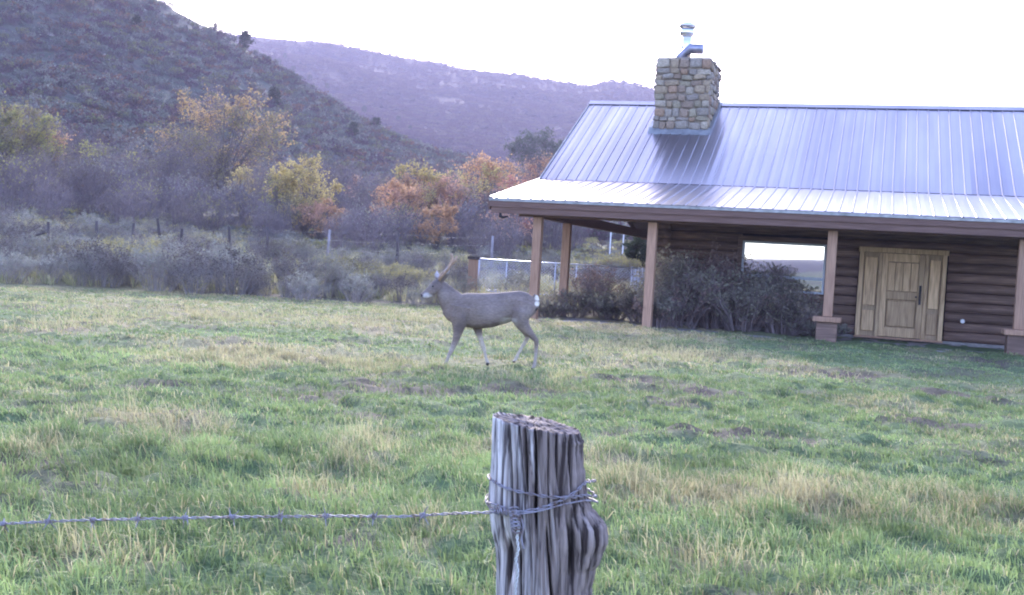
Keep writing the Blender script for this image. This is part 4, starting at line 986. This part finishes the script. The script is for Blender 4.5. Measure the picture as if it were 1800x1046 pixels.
# knot: tight coils, then the loose tail
kn = []
for i in range(60):
    t = i/59; c = on_post(903+5*t, 893+40*t, .012)-bo; a = t*2*PI*6; kn.append(c+Vector((math.cos(a)*.011, -abs(math.sin(a))*.007, math.sin(a)*.006)))
MB().tube(kn, .0023, 6).build('knot', m_barb, bw, smooth=True)
kn = []
for i in range(50):
    t = i/49; c = on_post(872+40*t, 898+5*t, .012)-bo; a = t*2*PI*6; kn.append(c+Vector((0, -abs(math.cos(a))*.007, math.sin(a)*.009)))
MB().tube(kn, .0021, 6).build('knot', m_barb, bw, smooth=True)
m_tail = mat('pale_wire_end', vary((.62, .62, .60)), rough=.45, metal=.3)
tl = [on_post(x, y, .010)-bo for x, y in [(908, 905), (912, 925), (909, 945), (911, 965), (907, 985), (910, 1005), (906, 1040), (911, 1090)]]
twisted(tl, 'tail', bw, off=.0023, r=.0018, pitch=.026, mt=m_tail)
m_tail2 = [on_post(x, y, .010)-bo for x, y in [(914, 905), (920, 925), (917, 948), (921, 965)]]
MB().tube(resample(m_tail2), .0022, 6).build('tail', m_barb, bw, smooth=True)
# barbs along the strand
LP = resample(Lw, .01); cum = 0; nxt = .08
for i in range(1, len(LP)-14):
    cum += (LP[i]-LP[i-1]).length
    if cum >= nxt:
        nxt += .125; p = LP[i]-bo; t = (LP[i+1]-LP[i]).normalized(); u = t.cross(Vector((0, 1, 0))).normalized(); v = t.cross(u); b = MB()
        coil = [p+t*(-.006+.012*k/16)+(u*math.cos(k*.9)+v*math.sin(k*.9))*.0058 for k in range(17)]; b.tube(coil, .0017, 5)
        for _ in range(4):
            a = random.uniform(0, 6.28); s_ = p+t*random.uniform(-.005, .005); d = (u*math.cos(a)+v*math.sin(a)+t*random.uniform(-.5, .5)).normalized()
            b.tube([s_, s_+d*.012, s_+d*.026], [.0018, .0015, .0004], 5)
        b.build('barb', m_barb, bw)

# ------------------------------------------------------------------ deer
DY = 14.8
g0 = wp(860, 645, DY); KD = DY/F
def dp(px, py, y=0):
    U, V = px-860, py-645; c, s = math.cos(ROLL), math.sin(ROLL); return Vector(((c*U+s*V)*KD, y, -(-s*U+c*V)*KD))
def build_deer():
    b = MB()
    def ell(stations, n=18):
        """stations: (centre Vector, half height along 'upish', half width y)"""
        base = len(b.v); m = len(stations)
        for i, (c, hh, hw) in enumerate(stations):
            t = (stations[min(i+1, m-1)][0]-stations[max(i-1, 0)][0]).normalized(); yv = Vector((0, 1, 0)); u = t.cross(yv).normalized()
            for k in range(n):
                a = 2*PI*k/n; b.v.append(tuple(c+u*math.cos(a)*hh+yv*math.sin(a)*hw))
        for i in range(m-1):
            for k in range(n):
                k2 = (k+1) % n; b.f.append((base+i*n+k, base+i*n+k2, base+(i+1)*n+k2, base+(i+1)*n+k))
        b.f.append(tuple(base+k for k in range(n))[::-1]); b.f.append(tuple(base+(m-1)*n+k for k in range(n)))
    K = KD
    ell([(dp(779,543),7*K,.04),(dp(787,544),17*K,.085),(dp(800,544),26*K,.125),(dp(820,543.5),30.5*K,.15),(dp(840,545),31.5*K,.165),(dp(860,544),31*K,.17),(dp(880,540.5),28.5*K,.168),(dp(898,537),26.5*K,.155),(dp(915,535.5),26.5*K,.145),(dp(929,535),23*K,.125),(dp(938,533),16*K,.09),(dp(943,531),8*K,.05)])
    # withers and shoulder mass
    # neck and head: the head is turned a little towards the camera
    hy = -.02
    ell([(dp(806,542,0),26*K,.105),(dp(795,530,0),23*K,.10),(dp(786,518,-.005),18*K,.085),(dp(779,508,-.01),14.5*K,.072),(dp(774,500,-.015),10.5*K,.052),(dp(771,495,-.02),8*K,.045)])
    ell([(dp(779,496,-.015),6*K,.035),(dp(773,498,-.03),10.8*K,.058),(dp(767,502,-.045),11.4*K,.062),(dp(761,507,-.065),9.6*K,.053),(dp(754,512,-.085),7.2*K,.040),(dp(747,516.5,-.105),6.0*K,.034),(dp(742,519,-.115),4.6*K,.028)], 16)
    ell([(dp(768,509,-.045),5*K,.03),(dp(760,515,-.07),4*K,.026),(dp(750,520,-.095),2.6*K,.018)], 12)
    # ears (thick enough to stay one skin with the head)
    def ear(base, tip, side, hw):
        base, tip = Vector(base), Vector(tip); ax = (tip-base); st = []
        n = 14; b0 = len(b.v); m = 7
        wv = Vector(side).normalized(); nv = ax.normalized().cross(wv)
        for i in range(m):
            t = i/(m-1); wdt = hw*(.45+1.6*t*(1-t)*1.6)*(1 if t < 1 else .12); wdt = max(wdt*(1-t**4), hw*.12)
            for k in range(n):
                a = 2*PI*k/n; b.v.append(tuple(base+ax*t+wv*math.cos(a)*wdt+nv*(math.sin(a)*.011+(-.012*(1-math.cos(a)**2)))))
        for i in range(m-1):
            for k in range(n):
                k2 = (k+1) % n; b.f.append((b0+i*n+k, b0+i*n+k2, b0+(i+1)*n+k2, b0+(i+1)*n+k))
        b.f.append(tuple(b0+k for k in range(n))[::-1]); b.f.append(tuple(b0+(m-1)*n+k for k in range(n)))
    ear(dp(777,494,-.06), dp(790,464.5,-.13), (1, .15, .35), .068)
    ear(dp(771,493,.015), dp(767,474,.10), (.8, -.3, 0), .046)
    def leg(pts):                        # px, py, lateral y, radius px, depth ratio
        b.tube([dp(x, y_, l) for x, y_, l, r in pts], [r*K for *_, r in pts], 12)
    ny, fy_ = -.085, .085
    leg([(812,538,ny+.02,20),(808,556,ny,17),(807,572,ny,11.5),(805,584,ny,8),(801,598,ny,5.6),(796,609,ny,4.6),(794,614,ny,4.5),(790,622,ny,3.3),(785,634,ny,2.9),(782.5,639.5,ny,3.5),(780,643,ny,3.0)])
    leg([(830,545,fy_-.02,18),(836,562,fy_,13),(839,575,fy_,8.5),(843,590,fy_,5.4),(847,604,fy_,4.4),(849,609,fy_,4.4),(852,620,fy_,3.1),(854.5,630,fy_,2.8),(856,635,fy_,3.3),(857,639,fy_,3.0)])
    leg([(922,532,ny+.03,20),(917,548,ny,19),(915,561,ny,15.5),(921,572,ny,11),(930,582,ny,7.6),(938,591,ny,5.4),(943,597,ny,4.6),(943,605,ny,3.7),(942,618,ny,3.2),(940.5,633,ny,3.1),(939.5,640,ny,3.6),(938,644,ny,3.1)])
    leg([(920,535,fy_-.03,19),(914,552,fy_,16),(915,565,fy_,12),(921,577,fy_,8),(926,586,fy_,5.6),(928,592,fy_,4.8),(924,600,fy_,3.7),(917,611,fy_,3.1),(911,622,fy_,3.0),(908,628,fy_,3.5),(906,632,fy_,3.0)])
    def hoof(px, py, l, tilt=0):
        for dl in (-.014, .014):
            c = dp(px, py, l+dl); h = .05
            b.tube([c+Vector((.012+tilt*.02, 0, h)), c+Vector((-.002, 0, h*.45)), c+Vector((-.012, 0, .004))], [.018, .020, .019], 10)
    hoof(777.5,647,ny); hoof(857,642.5,fy_); hoof(936.5,648,ny); hoof(903.5,637.5,fy_, 1)
    # tail
    b.tube([dp(938,517), dp(943.5,520), dp(945.5,528), dp(945.5,536), dp(944,542)], [.022, .026, .026, .020, .012], 10)
    me0 = b.mesh('deer_src'); o0 = bpy.data.objects.new('deer_src', me0); link(o0)
    rm_ = o0.modifiers.new('r', 'REMESH'); rm_.mode = 'VOXEL'; rm_.voxel_size = .0085
    sm = o0.modifiers.new('s', 'SMOOTH'); sm.iterations = 5; sm.factor = .5
    dg = bpy.context.evaluated_depsgraph_get(); me = bpy.data.meshes.new_from_object(o0.evaluated_get(dg)); bpy.data.objects.remove(o0)
    me.name = 'deer'; n = len(me.vertices); V = np.zeros(n*3); me.vertices.foreach_get('co', V); V = V.reshape(-1, 3)
    X, Yl, Z = V.T
    nn = fbm(X*9, Z*9+Yl*5, 4, 401)
    coat = np.array([.215, .170, .145]); n2 = fbm(X*30, Z*90+Yl*40, 3, 431); C = coat[None]*(.62+.45*nn[:, None]+.32*n2[:, None])
    def blend(c, w_): 
        nonlocal C
        w_ = np.clip(w_, 0, 1)[:, None]; C = C*(1-w_)+np.array(c)*w_
    P = lambda px, py: dp(px, py)
    def near(px, py, rpx, soft=.5, y=None, ry=None):
        q = dp(px, py); d = np.hypot(X-q.x, Z-q.z)/(rpx*KD)
        w_ = sstep(1+soft, 1-soft, d)
        if y is not None: w_ = w_*np.exp(-((Yl-y)/ry)**2)
        return w_
    body = (X > P(795,0).x) & (X < P(925,0).x)
    blend((.13, .105, .10), sstep(P(860,516).z-.02, P(860,511).z, Z)*(X > P(790,0).x)*.5)            # darker back
    blend((.15, .12, .115), near(815, 556, 9, .7)*.5); blend((.34, .29, .28), near(868, 548, 20, .8)*.35); blend((.36, .31, .30), near(925, 548, 13, .8)*.35); blend((.34, .30, .29), near(781, 516, 9, .8)*.4); blend((.15, .12, .12), near(905, 548, 8, .9)*.4)  # fur shading painted in: darker shoulder and flank creases, lighter flank, thigh and throat
    blend((.12, .095, .09), np.maximum.reduce([near(x, y_, 9, .5) for x, y_ in ((810,574),(825,577),(840,577),(855,575),(870,571))])*.75)   # dark brisket line
    blend((.42, .36, .31), sstep(.36, .22, Z)*.8)                                                    # paler lower legs
    blend((.54, .47, .38), sstep(.46, .36, Z)*(Yl > .03)*.8)
    blend((.48, .45, .40), near(895, 563, 14, .4)*.5*(Z < P(895,556).z))                              # pale belly and groin
    blend((.74, .68, .58), np.maximum(near(945, 522, 5, .3), near(944.5, 532, 4.5, .3)))              # white rump and tail
    blend((.05, .04, .04), near(944, 542.5, 3.2, .3))                                                 # black tail tip
    blend((.62, .60, .60), near(751, 518.5, 6.0, .4)*.7); blend((.70, .68, .68), near(757, 521.5, 5.5, .4)*.8)   # pale muzzle and chin
    blend((.03, .028, .03), near(742, 517.5, 2.6, .3))                                                # nose
    blend((.12, .10, .10), near(768, 493.5, 4.5, .5)*.6)                                              # dark forehead
    blend((.55, .53, .55), near(787, 474, 6, .5)*(V[:, 1] < -.09)*.55); blend((.6, .58, .6), near(769, 480, 6, .5)*.6)
    blend((.04, .035, .035), sstep(.045, .030, Z)*(X < P(925,0).x)*((Yl < 0))+ (sstep(.045, .03, Z-(.0))*(X > P(925,0).x)) + near(903.5, 638, 4.2, .25)*(Yl > 0)+near(857, 641, 4.2, .25)*(Yl > 0))
    at = me.color_attributes.new('Col', 'FLOAT_COLOR', 'POINT'); c4 = np.ones((n, 4), np.float32); c4[:, :3] = C; at.data.foreach_set('color', c4.ravel())
    me.materials.clear(); me.materials.append(mat('deer_coat', vary((1, 1, 1), .82, 1.15), scale=60, stretch=(.4, 1, 1), rough=.85, bump=.004, bscale=150, attr=True, spec=.15))
    for p in me.polygons: p.use_smooth = True
    return me
deer_me = build_deer()
deer = mobj('deer', deer_me, None, (g0.x, DY, 0)); zoff = gz(g0.x, DY); deer.location.z = min(zoff, g0.z+.02) if abs(zoff-g0.z) < .08 else g0.z
tag(deer, 'grey brown mule deer walking left across the lawn with white rump', 'deer')
m_antler = mat('antler', vary((.36, .25, .17)), scale=30, rough=.7)
for sg, o_ in ((1, 0), (-1, 1)):
    yb = -.075 if sg > 0 else .0; dx_ = 0 if sg > 0 else -4
    bm_ = MB().tube([dp(773+dx_*.3, 491, yb), dp(779+dx_, 482, yb-sg*.03), dp(789+dx_, 472, yb-sg*.08), dp(796+dx_, 461, yb-sg*.11), dp(798+dx_, 451, yb-sg*.10), dp(795+dx_, 444, yb-sg*.08)], [.021, .018, .016, .015, .012, .005], 8)
    bm_.tube([dp(794+dx_, 464.5, yb-sg*.10), dp(802+dx_, 457, yb-sg*.12), dp(806+dx_, 448, yb-sg*.12)], [.014, .012, .005], 7)
    bm_.build('antler', m_antler, deer, smooth=True)
m_eye = mat('deer_eye', vary((.012, .010, .010)), rough=.12, spec=.6)
for q in (dp(762, 501.5, -.103), dp(758, 500.5, .0)):
    bm = bmesh.new(); bmesh.ops.create_uvsphere(bm, u_segments=12, v_segments=8, radius=.0125); me = bpy.data.meshes.new('eye'); bm.to_mesh(me); bm.free(); me.materials.append(m_eye)
    for p in me.polygons: p.use_smooth = True
    mobj('eye', me, deer, q)

# ------------------------------------------------------------------ haze
hm = bpy.data.materials.new('morning_haze'); hm.use_nodes = True; hn = hm.node_tree; hn.nodes.clear()
ho = hn.nodes.new('ShaderNodeOutputMaterial'); pv = hn.nodes.new('ShaderNodeVolumePrincipled')
pv.inputs['Color'].default_value = (.80, .74, 1.0, 1); pv.inputs['Density'].default_value = HAZE_DENS; pv.inputs['Anisotropy'].default_value = .1
hn.links.new(pv.outputs[0], ho.inputs['Volume'])
o = MB().box(-2200, 2200, -2200, 2200, -90, 290).build('haze', hm); tag(o, 'thin violet morning haze over the valley', kind='stuff')
